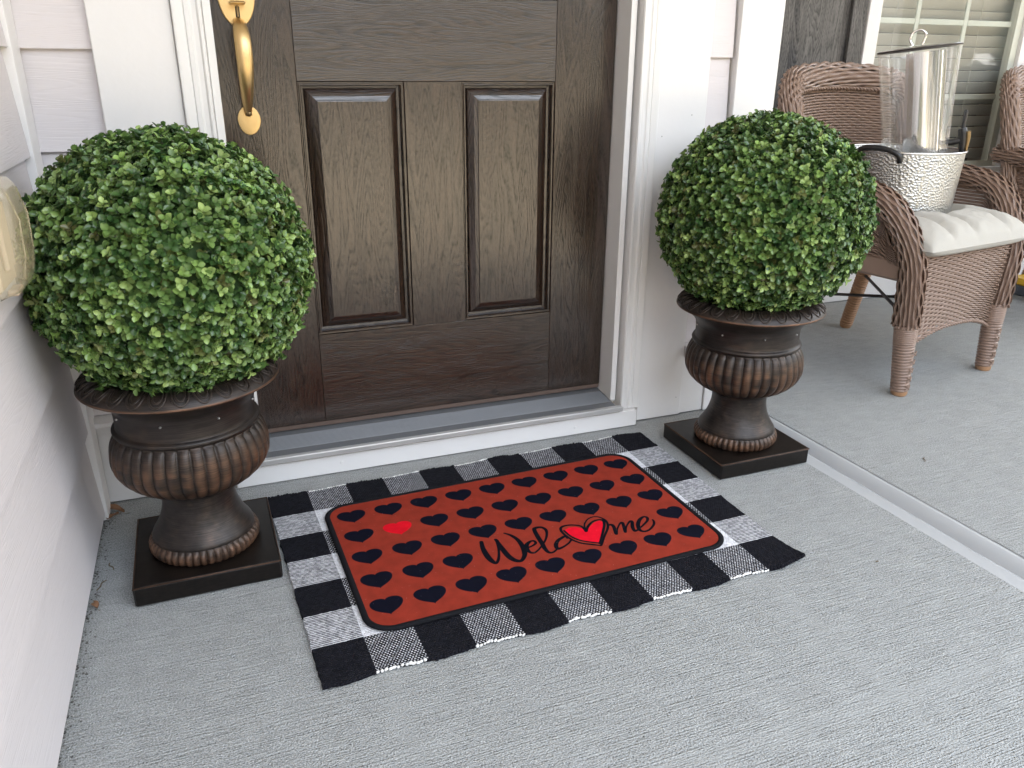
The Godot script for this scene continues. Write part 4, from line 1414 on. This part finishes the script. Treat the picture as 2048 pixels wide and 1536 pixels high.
func make_chair(label: String) -> Node3D:
	var c := thing("wicker_armchair", label, "armchair", Vector3(1.608, 0, 0.130), 0.1747, "wicker chairs on the porch")
	var hw := 0.222
	# legs
	for s in [-1.0, 1.0]:
		var q := MB.new()
		var foot := Vector3(s * hw, 0.014, 0.002)
		var knee := Vector3(s * (hw + 0.008), 0.165, -0.006)
		coil(q, foot, knee, 0.0225, 0.0275, 0.0092, 0.0046)
		var leg := part(c, "front_leg", q, M.wicker)
		q = MB.new()
		q.tube([Vector3(s * hw, 0.001, 0.003), Vector3(s * hw, 0.006, 0.003), Vector3(s * hw, 0.0145, 0.002)], [0.0205, 0.0235, 0.024], 14)
		part(leg, "foot_cap", q, M.cane)
		q = MB.new()
		coil(q, knee, Vector3(s * (hw + 0.011), 0.222, -0.009), 0.0305, 0.0325, 0.0055, 0.0018)
		part(leg, "binding_band", q, M.wicker)
		q = MB.new()
		for k in 5:
			var y := 0.03 + k * 0.027
			for e in [-1.0, 1.0]:
				q.tube([Vector3(s * hw + e * 0.009, y - 0.007, 0.0265), Vector3(s * hw, y, 0.0305), Vector3(s * hw - e * 0.009, y + 0.007, 0.0265)], [0.0022], 6)
		part(leg, "wrap_pattern", q, M.wicker)
		q = MB.new()
		coil(q, Vector3(s * hw, 0.013, -0.535), Vector3(s * (hw - 0.004), 0.40, -0.455), 0.020, 0.025, 0.0100, 0.0038)
		leg = part(c, "rear_leg", q, M.cane)
		q = MB.new()
		q.tube([Vector3(s * hw, 0.001, -0.5375), Vector3(s * hw, 0.006, -0.5365), Vector3(s * hw, 0.0135, -0.535)], [0.018, 0.021, 0.0215], 14)
		part(leg, "foot_cap", q, M.cane)
	# braces under the seat
	var q := MB.new()
	q.tube([Vector3(-hw, 0.235, -0.02), Vector3(hw, 0.215, -0.49)], [0.0052], 8)
	part(c, "brace", q, M.brace_metal)
	q = MB.new()
	q.tube([Vector3(hw, 0.228, -0.02), Vector3(-hw, 0.208, -0.49)], [0.0052], 8)
	part(c, "brace", q, M.brace_metal)
	# seat frame
	q = MB.new()
	for s in [-1.0, 1.0]:
		q.box(Vector3(s * 0.244 - 0.016, 0.345, -0.47), Vector3(s * 0.244 + 0.016, 0.408, -0.035), 0.008)
	q.box(Vector3(-0.2275, 0.37, -0.475), Vector3(0.2275, 0.408, -0.445), 0.008)
	q.box(Vector3(-0.2275, 0.395, -0.444), Vector3(0.2275, 0.408, -0.03), 0.004)
	part(c, "seat_frame", q, M.wicker)
	# front apron with an arched lower edge
	var apron := func(u: float, v: float) -> Vector3:
		var x := lerpf(-0.205, 0.205, u)
		var t := x / 0.205
		var low := 0.152 + 0.045 * (1.0 - pow(absf(t), 2.4))
		return Vector3(x * (1.0 + 0.17 * v), lerpf(low, 0.437, v), 0.004 - 0.010 * t * t + 0.006 * v)
	q = MB.new()
	weave(q, apron, 38, 22, 0.0056, 1.0)
	var ap := part(c, "front_apron", q, M.wicker)
	q = MB.new()
	sheet(q, apron, 13, 7, 0.013, 1.0)
	part(ap, "backing", q, M.wicker_dark)
	q = MB.new()
	var edge := []
	for k in 81:
		edge.append(apron.call(k / 80.0, 0.0) + Vector3(0, -0.003, 0.002))
	rope(q, edge, 0.0058, 0.024)
	edge = []
	for k in 81:
		edge.append(apron.call(k / 80.0, 1.0) + Vector3(0, 0.002, 0.001))
	rope(q, edge, 0.0052, 0.024)
	part(ap, "rope_edge", q, M.wicker)
	# arms: broad woven bands that rise from the front legs and turn back
	for s in [-1.0, 1.0]:
		var line := smooth([Vector3(0.234, 0.216, -0.010), Vector3(0.240, 0.30, -0.010), Vector3(0.250, 0.40, -0.014), Vector3(0.263, 0.475, -0.036), Vector3(0.276, 0.538, -0.076), Vector3(0.286, 0.578, -0.130), Vector3(0.291, 0.594, -0.200), Vector3(0.293, 0.602, -0.300), Vector3(0.290, 0.612, -0.400), Vector3(0.282, 0.622, -0.500)], 6)
		var wide := []
		var deep := []
		for k in line.size():
			var w := float(k) / (line.size() - 1)
			wide.append(lerpf(0.030, 0.043, smoothstep(0.1, 0.5, w)))
			deep.append(lerpf(0.036, 0.030, smoothstep(0.0, 0.6, w)))
		var arm := func(u: float, v: float) -> Vector3:
			var fk := u * (line.size() - 1)
			var k := mini(int(fk), line.size() - 2)
			var p: Vector3 = line[k].lerp(line[k + 1], fk - k)
			var d: Vector3 = (line[mini(k + 2, line.size() - 1)] - line[maxi(k - 1, 0)]).normalized()
			var x := (Vector3.RIGHT - d * d.x).normalized()
			var y := d.cross(x)
			var th := TAU * v + u * 0.9
			var o: Vector3 = p + x * (wide[k] * cos(th)) + y * (deep[k] * sin(th))
			o.x *= s
			return o
		q = MB.new()
		weave(q, arm, 20, 26, 0.0060, 1.0 if s > 0.0 else -1.0)
		var o := part(c, "arm", q, M.wicker)
		q = MB.new()
		var core := []
		for p in line:
			core.append(Vector3(p.x * s, p.y, p.z))
		q.tube(core, [0.025], 10)
		part(o, "core", q, M.wicker_dark)
		var side_panel := func(u: float, v: float) -> Vector3:
			var z := lerpf(-0.055, -0.475, u)
			var top: float = 0.56 if z > -0.1 else 0.585
			top = lerpf(0.44, 0.585, smoothstep(0.0, 0.22, u))
			return Vector3(s * lerpf(0.252, 0.284, v), lerpf(0.385, top, v), z)
		q = MB.new()
		weave(q, side_panel, 20, 16, 0.0056, -s)
		var b := part(c, "side_panel", q, M.wicker)
		q = MB.new()
		weave(q, side_panel, 20, 16, 0.0056, s)
		part(b, "inner_weave", q, M.wicker)
	# back
	var slope := func(x: float, y: float) -> Vector3:
		var w := (y - 0.40) / 0.53
		return Vector3(x, y, -0.468 - 0.095 * w - 0.03 * w * w + 0.075 * pow(x / 0.3, 2.0))
	var half := func(y: float) -> float:
		var w := (y - 0.40) / 0.53
		return lerpf(0.236, 0.262, clampf(w * 1.5, 0, 1))
	var back := func(u: float, v: float) -> Vector3:
		var top := 0.853 + 0.016 * (1.0 - pow(u * 2.0 - 1.0, 2.0))
		var y := lerpf(0.41, top, v)
		return slope.call((u * 2.0 - 1.0) * half.call(y), y)
	q = MB.new()
	weave(q, back, 52, 24, 0.0056, 1.0)
	var bk := part(c, "backrest", q, M.wicker)
	var rear := func(u: float, v: float) -> Vector3:
		return back.call(u, v) + Vector3(0, 0, -0.02)
	q = MB.new()
	weave(q, rear, 40, 20, 0.0046, -1.0)
	part(bk, "rear_weave", q, M.wicker)
	q = MB.new()
	sheet(q, back, 15, 13, 0.012, 1.0)
	part(bk, "backing", q, M.wicker_dark)
	var ring := []
	for k in 9:
		ring.append(slope.call(-lerpf(0.268, 0.292, k / 8.0), lerpf(0.42, 0.815, k / 8.0)))
	for k in 8:
		var th := PI - PI / 2 * (k + 1) / 8.0
		ring.append(slope.call(-0.222 + 0.07 * cos(th), 0.815 + 0.072 * sin(th)))
	for k in 7:
		var x := lerpf(-0.222, 0.222, (k + 1) / 8.0)
		ring.append(slope.call(x, 0.887 + 0.014 * (1.0 - pow(x / 0.222, 2.0))))
	for k in 9:
		var th := PI / 2 - PI / 2 * k / 8.0
		ring.append(slope.call(0.222 + 0.07 * cos(th), 0.815 + 0.072 * sin(th)))
	for k in 8:
		ring.append(slope.call(lerpf(0.292, 0.262, (k + 1) / 8.0), lerpf(0.815, 0.42, (k + 1) / 8.0)))
	ring = smooth(ring, 3)
	var border := func(u: float, v: float) -> Vector3:
		var fk := u * (ring.size() - 1)
		var k := mini(int(fk), ring.size() - 2)
		var p: Vector3 = ring[k].lerp(ring[k + 1], fk - k)
		var d: Vector3 = (ring[mini(k + 2, ring.size() - 1)] - ring[maxi(k - 1, 0)]).normalized()
		var n := Vector3(0, 0.2, 0.98)
		n = (n - d * n.dot(d)).normalized()
		var x := d.cross(n)
		var th := TAU * v + u * 5.0
		return p + x * (0.042 * cos(th)) + n * (0.026 * sin(th))
	q = MB.new()
	weave(q, border, 18, 56, 0.0062, 1.0)
	var bo := part(c, "back_border", q, M.wicker)
	q = MB.new()
	q.tube(ring, [0.023], 10)
	part(bo, "core", q, M.wicker_dark)
	q = MB.new()
	edge = []
	for k in 121:
		edge.append(back.call(k / 120.0, 1.0) + Vector3(0, -0.004, 0.016))
	rope(q, edge, 0.0058, 0.03)
	part(bo, "rope_edge", q, M.wicker)
	return c

func build_chair() -> void:
	var c := make_chair("brown wicker armchair holding the cushion and the drink dispenser")
	var c2 := c.duplicate() as Node3D
	c2.name = numbered("wicker_armchair")
	add_child(c2)
	c2.position = c.position + Vector3(1.19, 0, -0.20)
	c2.set_meta("label", "second wicker armchair, cut off by the right edge of the photo")
	c2.set_meta("group", "wicker chairs on the porch")
	# cushion
	var k := thing("seat_cushion", "cream seat cushion on the wicker armchair under the tub", "cushion", c.position, 0.1747)
	var wr := FastNoiseLite.new()
	wr.seed = 8
	wr.frequency = 9.0
	var nu := 97
	var nv := 97
	for s in [1.0, -1.0]:
		pass
	var q := MB.new()
	var dip := func(x: float, z: float) -> float:
		# pressed down where the tub stands
		var e := (pow(x - 0.02, 2.0) + pow(z + 0.28, 2.0)) / pow(0.168, 2.0)
		return smoothstep(1.45, 0.95, e)
	for s in [1.0, -1.0]:
		var pts := PackedVector3Array()
		for b in nv:
			for a in nu:
				var u := float(a) / (nu - 1) * 2.0 - 1.0
				var v := float(b) / (nv - 1) * 2.0 - 1.0
				var x := u * 0.258
				var z := -0.205 + v * 0.248
				var puff := pow(maxf(0.0, 1.0 - pow(absf(u), 6.0)), 0.5) * pow(maxf(0.0, 1.0 - pow(absf(v), 5.0)), 0.5)
				var h := 0.036 * puff
				if s > 0.0:
					h = 0.080 * puff + 0.0035 * wr.get_noise_2d(x * 1.2, z * 1.2) * puff
					# gathered seams across the front edge
					for sx in [-0.145, -0.035, 0.135]:
						var dx: float = (x - sx - 0.08 * (z - 0.03) * signf(sx)) / 0.016
						h -= 0.020 * exp(-dx * dx) * smoothstep(-0.4, 0.75, v) * puff
					var fold := sin((x * 1.0 + z * 0.5) * 95.0 + wr.get_noise_2d(x * 2.0, z * 2.0) * 3.0)
					h += 0.0018 * fold * smoothstep(0.35, 0.9, v) * puff
					var low := 0.0472
					var tub: float = dip.call(x, z)
					h = lerpf(h, minf(h, low), tub)
					pts.append(Vector3(x, 0.4465 + h, z))
				else:
					pts.append(Vector3(x, 0.4465 - h, z))
		q.grid(pts, nu, nv, false, Vector3.ZERO, PackedVector2Array(), PackedColorArray(), Vector3(0, s, 0))
	part(k, "cover", q, M.cushion_cloth)
	q = MB.new()
	var seam := []
	for e in 97:
		var th := TAU * e / 96.0
		var cx := signf(cos(th)) * pow(absf(cos(th)), 0.25)
		var cz := signf(sin(th)) * pow(absf(sin(th)), 0.25)
		seam.append(Vector3(cx * 0.257, 0.4465, -0.205 + cz * 0.247))
	q.tube(seam, [0.0022], 6)
	part(k, "piping", q, M.cushion_cloth)

	# tub
	var seat := c.position + c.basis * Vector3(0.02, 0, -0.28)
	var t := thing("ice_tub", "hammered galvanised round tub standing on the seat cushion", "tub", Vector3(seat.x, 0.4945, seat.z), 0.1747)
	q = MB.new()
	var pr := [Vector2(0.002, 0.0), Vector2(0.152, 0.0), Vector2(0.157, 0.002), Vector2(0.159, 0.008), Vector2(0.161, 0.04), Vector2(0.165, 0.12), Vector2(0.1685, 0.186), Vector2(0.1695, 0.192)]
	for e in [Vector2(0.1665, 0.192), Vector2(0.1655, 0.186), Vector2(0.162, 0.12), Vector2(0.158, 0.04), Vector2(0.154, 0.006), Vector2(0.002, 0.005)]:
		pr.append(e)
	q.lathe(pr, 72, Vector3.ZERO)
	part(t, "body", q, M.galvanised)
	q = MB.new()
	var rimline := []
	for e in 73:
		var th := TAU * e / 72.0
		rimline.append(Vector3(cos(th) * 0.1705, 0.1945, sin(th) * 0.1705))
	q.tube(rimline, [0.0034], 8)
	part(t, "rolled_rim", q, M.rolled_steel)
	q = MB.new()
	q.tube(smooth([Vector3(-0.165, 0.168, -0.054), Vector3(-0.173, 0.188, -0.050), Vector3(-0.179, 0.203, -0.020), Vector3(-0.179, 0.207, 0.018), Vector3(-0.170, 0.203, 0.056), Vector3(-0.156, 0.188, 0.084), Vector3(-0.147, 0.168, 0.086)], 6), [0.0082], 10)
	part(t, "handle", q, M.black_plastic)

	# dispenser, leaning slightly to the left in the tub
	var d := thing("drink_dispenser", "clear drink dispenser with steel core leaning in the tub", "dispenser", Vector3(seat.x + 0.034, 0.5055, seat.z + 0.0327), 0.0)
	d.basis = Basis(Vector3(-0.69, 0, 0.72).normalized(), 0.125) * Basis(Vector3.UP, 0.1747)
	q = MB.new()
	q.lathe([Vector2(0.088, 0.150), Vector2(0.093, 0.165), Vector2(0.099, 0.26), Vector2(0.107, 0.38), Vector2(0.1135, 0.474)], 64, Vector3.ZERO)
	part(d, "outer_wall", q, M.acrylic)
	q = MB.new()
	q.lathe([Vector2(0.084, 0.152), Vector2(0.089, 0.167), Vector2(0.095, 0.26), Vector2(0.103, 0.38), Vector2(0.1095, 0.473)], 64, Vector3.ZERO)
	part(d, "inner_wall", q, M.acrylic)
	q = MB.new()
	q.lathe([Vector2(0.002, 0.001), Vector2(0.084, 0.001), Vector2(0.088, 0.004), Vector2(0.090, 0.02), Vector2(0.090, 0.148), Vector2(0.088, 0.1505), Vector2(0.002, 0.1505)], 48, Vector3.ZERO)
	part(d, "base_stand", q, M.black_plastic)
	q = MB.new()
	q.lathe([Vector2(0.055, 0.151), Vector2(0.0555, 0.30), Vector2(0.056, 0.468)], 40, Vector3(0.012, 0, 0.016))
	part(d, "ice_core", q, M.chrome)
	q = MB.new()
	q.lathe([Vector2(0.1122, 0.4745), Vector2(0.1152, 0.4755), Vector2(0.1152, 0.4825), Vector2(0.111, 0.4845), Vector2(0.06, 0.4895), Vector2(0.002, 0.4905)], 64, Vector3.ZERO)
	part(d, "lid", q, M.acrylic)
	q = MB.new()
	var lr := []
	for e in 65:
		var th := TAU * e / 64.0
		lr.append(Vector3(cos(th) * 0.1148, 0.479, sin(th) * 0.1148))
	q.tube(lr, [0.0026], 6)
	part(d, "lid_ring", q, M.brace_metal)
	q = MB.new()
	var ko := []
	for e in [[-0.018, 0.489], [-0.027, 0.508], [-0.018, 0.527], [0.002, 0.532], [0.016, 0.520], [0.012, 0.503], [0.006, 0.489]]:
		ko.append(Vector3(e[0] * 0.59, e[1], e[0] * 0.805))
	q.tube(smooth(ko, 5), [0.0034], 8)
	part(d, "lid_knob", q, M.chrome)
	var tap := Node3D.new()
	tap.name = "tap"
	d.add_child(tap)
	tap.position = Vector3(0.589, 0, 0.805) * 0.084 + Vector3(0, 0.196, 0)
	tap.rotation.y = -0.939
	q = MB.new()
	q.tube([Vector3(-0.010, -0.002, 0), Vector3(0.05, 0.006, 0)], [0.0095], 12)
	q.tube([Vector3(0.045, 0.040, 0), Vector3(0.048, 0.026, 0), Vector3(0.049, 0.0, 0), Vector3(0.047, -0.030, 0)], [0.012, 0.014, 0.012, 0.008], 12)
	part(tap, "valve", q, M.black_plastic)
	q = MB.new()
	q.tube([Vector3(0.060, 0.030, 0.004), Vector3(0.061, 0.010, 0.004), Vector3(0.057, -0.030, 0.003)], [0.009, 0.008, 0.0045], 10)
	part(tap, "spout", q, M.old_brass)
	q = MB.new()
	q.tube([Vector3(0.047, 0.040, 0), Vector3(0.049, 0.060, 0), Vector3(0.052, 0.086, 0), Vector3(0.055, 0.092, 0)], [0.006, 0.005, 0.0065, 0.004], 10)
	part(tap, "lever", q, M.black_plastic)

	var b := thing("storage_box", "small dark grey box with yellow lid, at the right edge beside the chair", "box", Vector3(2.90, 0, -0.52))
	bx(b, "box_body", M.slate_plastic, Vector3(-0.11, 0.001, -0.10), Vector3(0.15, 0.045, 0.10), 0.006)
	bx(b, "box_lid", M.yellow_plastic, Vector3(-0.107, 0.0455, -0.097), Vector3(0.147, 0.075, 0.097), 0.006)

# ------------------------------------------------------------------ litter
func build_litter() -> void:
	var rng := RandomNumberGenerator.new()
	rng.seed = 31
	# grit gathered along the foot of the side wall
	var grain := MB.new()
	grain.lathe([Vector2(0.0003, 0.0), Vector2(0.0022, 0.0004), Vector2(0.0026, 0.0012), Vector2(0.0016, 0.0022), Vector2(0.0002, 0.0026)], 6, Vector3.ZERO)
	var gm := MultiMesh.new()
	gm.transform_format = MultiMesh.TRANSFORM_3D
	gm.use_colors = true
	gm.mesh = grain.mesh()
	gm.instance_count = 420
	for k in 420:
		var e := pow(rng.randf(), 2.2)
		var sc := rng.randf_range(0.25, 0.85)
		gm.set_instance_transform(k, Transform3D(Basis(Vector3.UP, rng.randf() * TAU).scaled(Vector3(sc, sc * 0.8, sc * rng.randf_range(0.7, 1.6))), Vector3(-0.803 + e * 0.022, 0.0, rng.randf_range(0.10, 1.45))))
		gm.set_instance_color(k, Color(0.06, 0.055, 0.05).lerp(Color(0.22, 0.21, 0.20), rng.randf() * rng.randf()))
	var grit := MultiMeshInstance3D.new()
	grit.name = "wall_grit"
	grit.multimesh = gm
	grit.material_override = M.tree_leaf
	grit.set_meta("kind", "stuff")
	grit.set_meta("label", "dark grit gathered along the foot of the side wall")
	grit.set_meta("category", "grit")
	add_child(grit)
	var spots := [[-0.781, 0.118, 0.021, 1.0, "dry brown leaf curled in the corner beside the left urn"], [-0.786, 0.142, 0.016, 2.4, "small torn dry leaf against the corner trim"], [-0.790, 0.470, 0.011, 0.4, "tiny brown leaf scrap on the concrete by the side wall"]]
	for s in spots:
		var o := thing("dry_leaf", s[4], "leaf", Vector3(s[0], 0.0, s[1]), s[3], "dry leaves along the left wall")
		var pts := PackedVector3Array()
		for b in 9:
			for a in 5:
				var u := a / 4.0 * 2.0 - 1.0
				var v := b / 8.0
				var w: float = s[2] * 0.55 * sin(PI * pow(v, 0.8)) + 0.0006
				pts.append(Vector3(u * w, 0.0035 + s[2] * (0.28 * u * u + 0.22 * sin(v * 5.0 + u)) * 0.8 + s[2] * 0.22, (v - 0.5) * s[2] * 2.0))
		var q := MB.new()
		q.grid(pts, 5, 9, false, Vector3.ZERO, PackedVector2Array(), PackedColorArray(), Vector3.UP)
		part(o, "blade", q, M.dry_leaf)
		q = MB.new()
		q.tube([Vector3(0, 0.002, s[2]), Vector3(0.002, 0.003, s[2] * 1.5)], [0.0006], 5)
		part(o, "stem", q, M.twig)
	for s in [[1.1082, 0.5357, 0.012, 0.9, "short twig lying on the concrete right of the joint"], [-0.775, 0.34, 0.014, 2.0, "thin dry stem on the concrete beside the left urn"], [-0.788, 0.40, 0.016, 1.2, "curled dry stem along the foot of the side wall"], [0.655, 0.8487, 0.003, 0.0, "tiny dark crumb on the concrete right of the rug"]]:
		var o := thing("twig", s[4], "twig", Vector3(s[0], 0.0, s[1]), s[3])
		var q := MB.new()
		q.tube(smooth([Vector3(-s[2], 0.0018, 0), Vector3(-s[2] * 0.3, 0.0026, s[2] * 0.12), Vector3(s[2] * 0.4, 0.002, -s[2] * 0.1), Vector3(s[2], 0.0018, s[2] * 0.2)], 3), [0.0011], 6)
		part(o, "stick", q, M.twig)

# ------------------------------------------------------------------ the garden that the glass and the door mirror
func build_garden() -> void:
	var rng := RandomNumberGenerator.new()
	rng.seed = 91
	var spots := [[4.5, 13.0, 5.5, "tall yard tree straight out from the door"], [11.0, 9.5, 6.5, "broad yard tree right of the porch"], [17.0, 16.0, 7.5, "far yard tree on the right"], [-4.0, 17.0, 6.0, "yard tree out to the left"], [9.0, 21.0, 7.0, "far yard tree in the middle of the lawn"]]
	var lf := MB.new()
	leaf_mesh(lf, Transform3D.IDENTITY, 0.22, 0.09)
	var lm := lf.mesh()
	for s in spots:
		var t := thing("yard_tree", s[3], "tree", Vector3(s[0], -0.22, s[1]), rng.randf() * TAU, "trees in the front yard")
		var h: float = s[2]
		var q := MB.new()
		q.tube(smooth([Vector3(0, 0, 0), Vector3(0.04, h * 0.2, 0.03), Vector3(-0.03, h * 0.5, 0.02), Vector3(0.05, h * 0.85, -0.04)], 4), [0.2, 0.19, 0.18, 0.17, 0.16, 0.14, 0.13, 0.11, 0.1, 0.09, 0.07, 0.05, 0.03], 9)
		var tips := []
		for k in 16:
			var y := h * rng.randf_range(0.35, 0.85)
			var a := rng.randf() * TAU
			var l := h * rng.randf_range(0.18, 0.34)
			var e := Vector3(cos(a) * l, y + l * rng.randf_range(0.3, 0.9), sin(a) * l)
			q.tube(smooth([Vector3(0, y, 0), Vector3(cos(a) * l * 0.4, y + (e.y - y) * 0.5, sin(a) * l * 0.4), e], 3), [0.06, 0.05, 0.045, 0.04, 0.03, 0.02, 0.012], 6)
			tips.append(e)
			tips.append(Vector3(cos(a) * l * 0.6, lerpf(y, e.y, 0.7), sin(a) * l * 0.6))
		part(t, "trunk", q, M.bark)
		var mm := MultiMesh.new()
		mm.transform_format = MultiMesh.TRANSFORM_3D
		mm.use_colors = true
		mm.mesh = lm
		mm.instance_count = 1500
		for k in 1500:
			var p: Vector3 = tips[rng.randi() % tips.size()]
			p += Vector3(rng.randfn(), rng.randfn() * 0.8, rng.randfn()) * h * 0.06
			mm.set_instance_transform(k, Transform3D(Basis.from_euler(Vector3(rng.randf() * TAU, rng.randf() * TAU, rng.randf() * TAU)), p))
			mm.set_instance_color(k, Color(0.10, 0.09, 0.035).lerp(Color(0.05, 0.085, 0.03), rng.randf()))
		var mi := MultiMeshInstance3D.new()
		mi.name = "crown"
		mi.multimesh = mm
		mi.material_override = M.tree_leaf
		mi.set_meta("kind", "stuff")
		t.add_child(mi)
	# the wood across the road
	var wood := MultiMeshInstance3D.new()
	wood.name = "distant_wood"
	wood.set_meta("kind", "stuff")
	wood.set_meta("label", "distant belt of trees across the yard")
	wood.set_meta("category", "woodland")
	var wm := MultiMesh.new()
	wm.transform_format = MultiMesh.TRANSFORM_3D
	wm.use_colors = true
	var big := MB.new()
	leaf_mesh(big, Transform3D.IDENTITY, 1.1, 0.5)
	wm.mesh = big.mesh()
	wm.instance_count = 9000
	var ups := FastNoiseLite.new()
	ups.seed = 4
	ups.frequency = 0.06
	for k in 9000:
		var a := rng.randf_range(-0.25, 3.3)
		var r := rng.randf_range(27.0, 36.0)
		var top := 6.5 + 3.5 * ups.get_noise_1d(a * 60.0) + 1.5 * ups.get_noise_1d(a * 240.0)
		var p := Vector3(cos(a) * r + 2.0, -0.3 + top * pow(rng.randf(), 0.7), sin(a) * r)
		wm.set_instance_transform(k, Transform3D(Basis.from_euler(Vector3(rng.randf() * TAU, rng.randf() * TAU, rng.randf() * TAU)), p))
		wm.set_instance_color(k, Color(0.13, 0.10, 0.055).lerp(Color(0.06, 0.08, 0.035), rng.randf()))
	wood.multimesh = wm
	wood.material_override = M.tree_leaf
	add_child(wood)

func _ready() -> void:
	# camera, sky, sun, exposure
	var cam := Camera3D.new()
	cam.name = "camera"
	add_child(cam)
	cam.position = Vector3(-0.5113, 0.9108, 1.8523)
	cam.basis = Basis(Vector3.UP, -0.36385) * Basis(Vector3.RIGHT, -0.37476) * Basis(Vector3.BACK, 0.00604)
	cam.fov = 51.5475
	cam.near = 0.05
	cam.far = 400.0
	cam.current = true
	var env := Environment.new()
	var sm := ProceduralSkyMaterial.new()
	sm.sky_top_color = Color(0.745, 0.79, 0.85)
	sm.sky_horizon_color = Color(0.97, 0.955, 0.93)
	sm.sky_curve = 0.2
	sm.ground_horizon_color = Color(0.62, 0.60, 0.52)
	sm.ground_bottom_color = Color(0.40, 0.38, 0.30)
	sm.sun_angle_max = 30.0
	var sky := Sky.new()
	sky.sky_material = sm
	env.background_mode = Environment.BG_SKY
	env.sky = sky
	env.background_energy_multiplier = 1.0
	env.tonemap_mode = Environment.TONE_MAPPER_LINEAR
	env.tonemap_exposure = 8.3
	env.sdfgi_enabled = true
	env.ssao_enabled = true
	env.ssil_enabled = true
	var we := WorldEnvironment.new()
	we.name = "world"
	we.environment = env
	add_child(we)
	var sun := DirectionalLight3D.new()
	sun.name = "sun"
	sun.light_color = Color(1.0, 0.955, 0.90)
	sun.light_energy = 1.5
	sun.light_angular_distance = 0.6
	sun.shadow_enabled = true
	add_child(sun)
	sun.look_at_from_position(Vector3(-6, 4.9, 2.2), Vector3.ZERO)

	make_materials()
	build_house()
	build_door()
	build_window()
	build_outlet()
	build_rug()
	build_planters()
	build_chair()
	build_garden()
	build_litter()
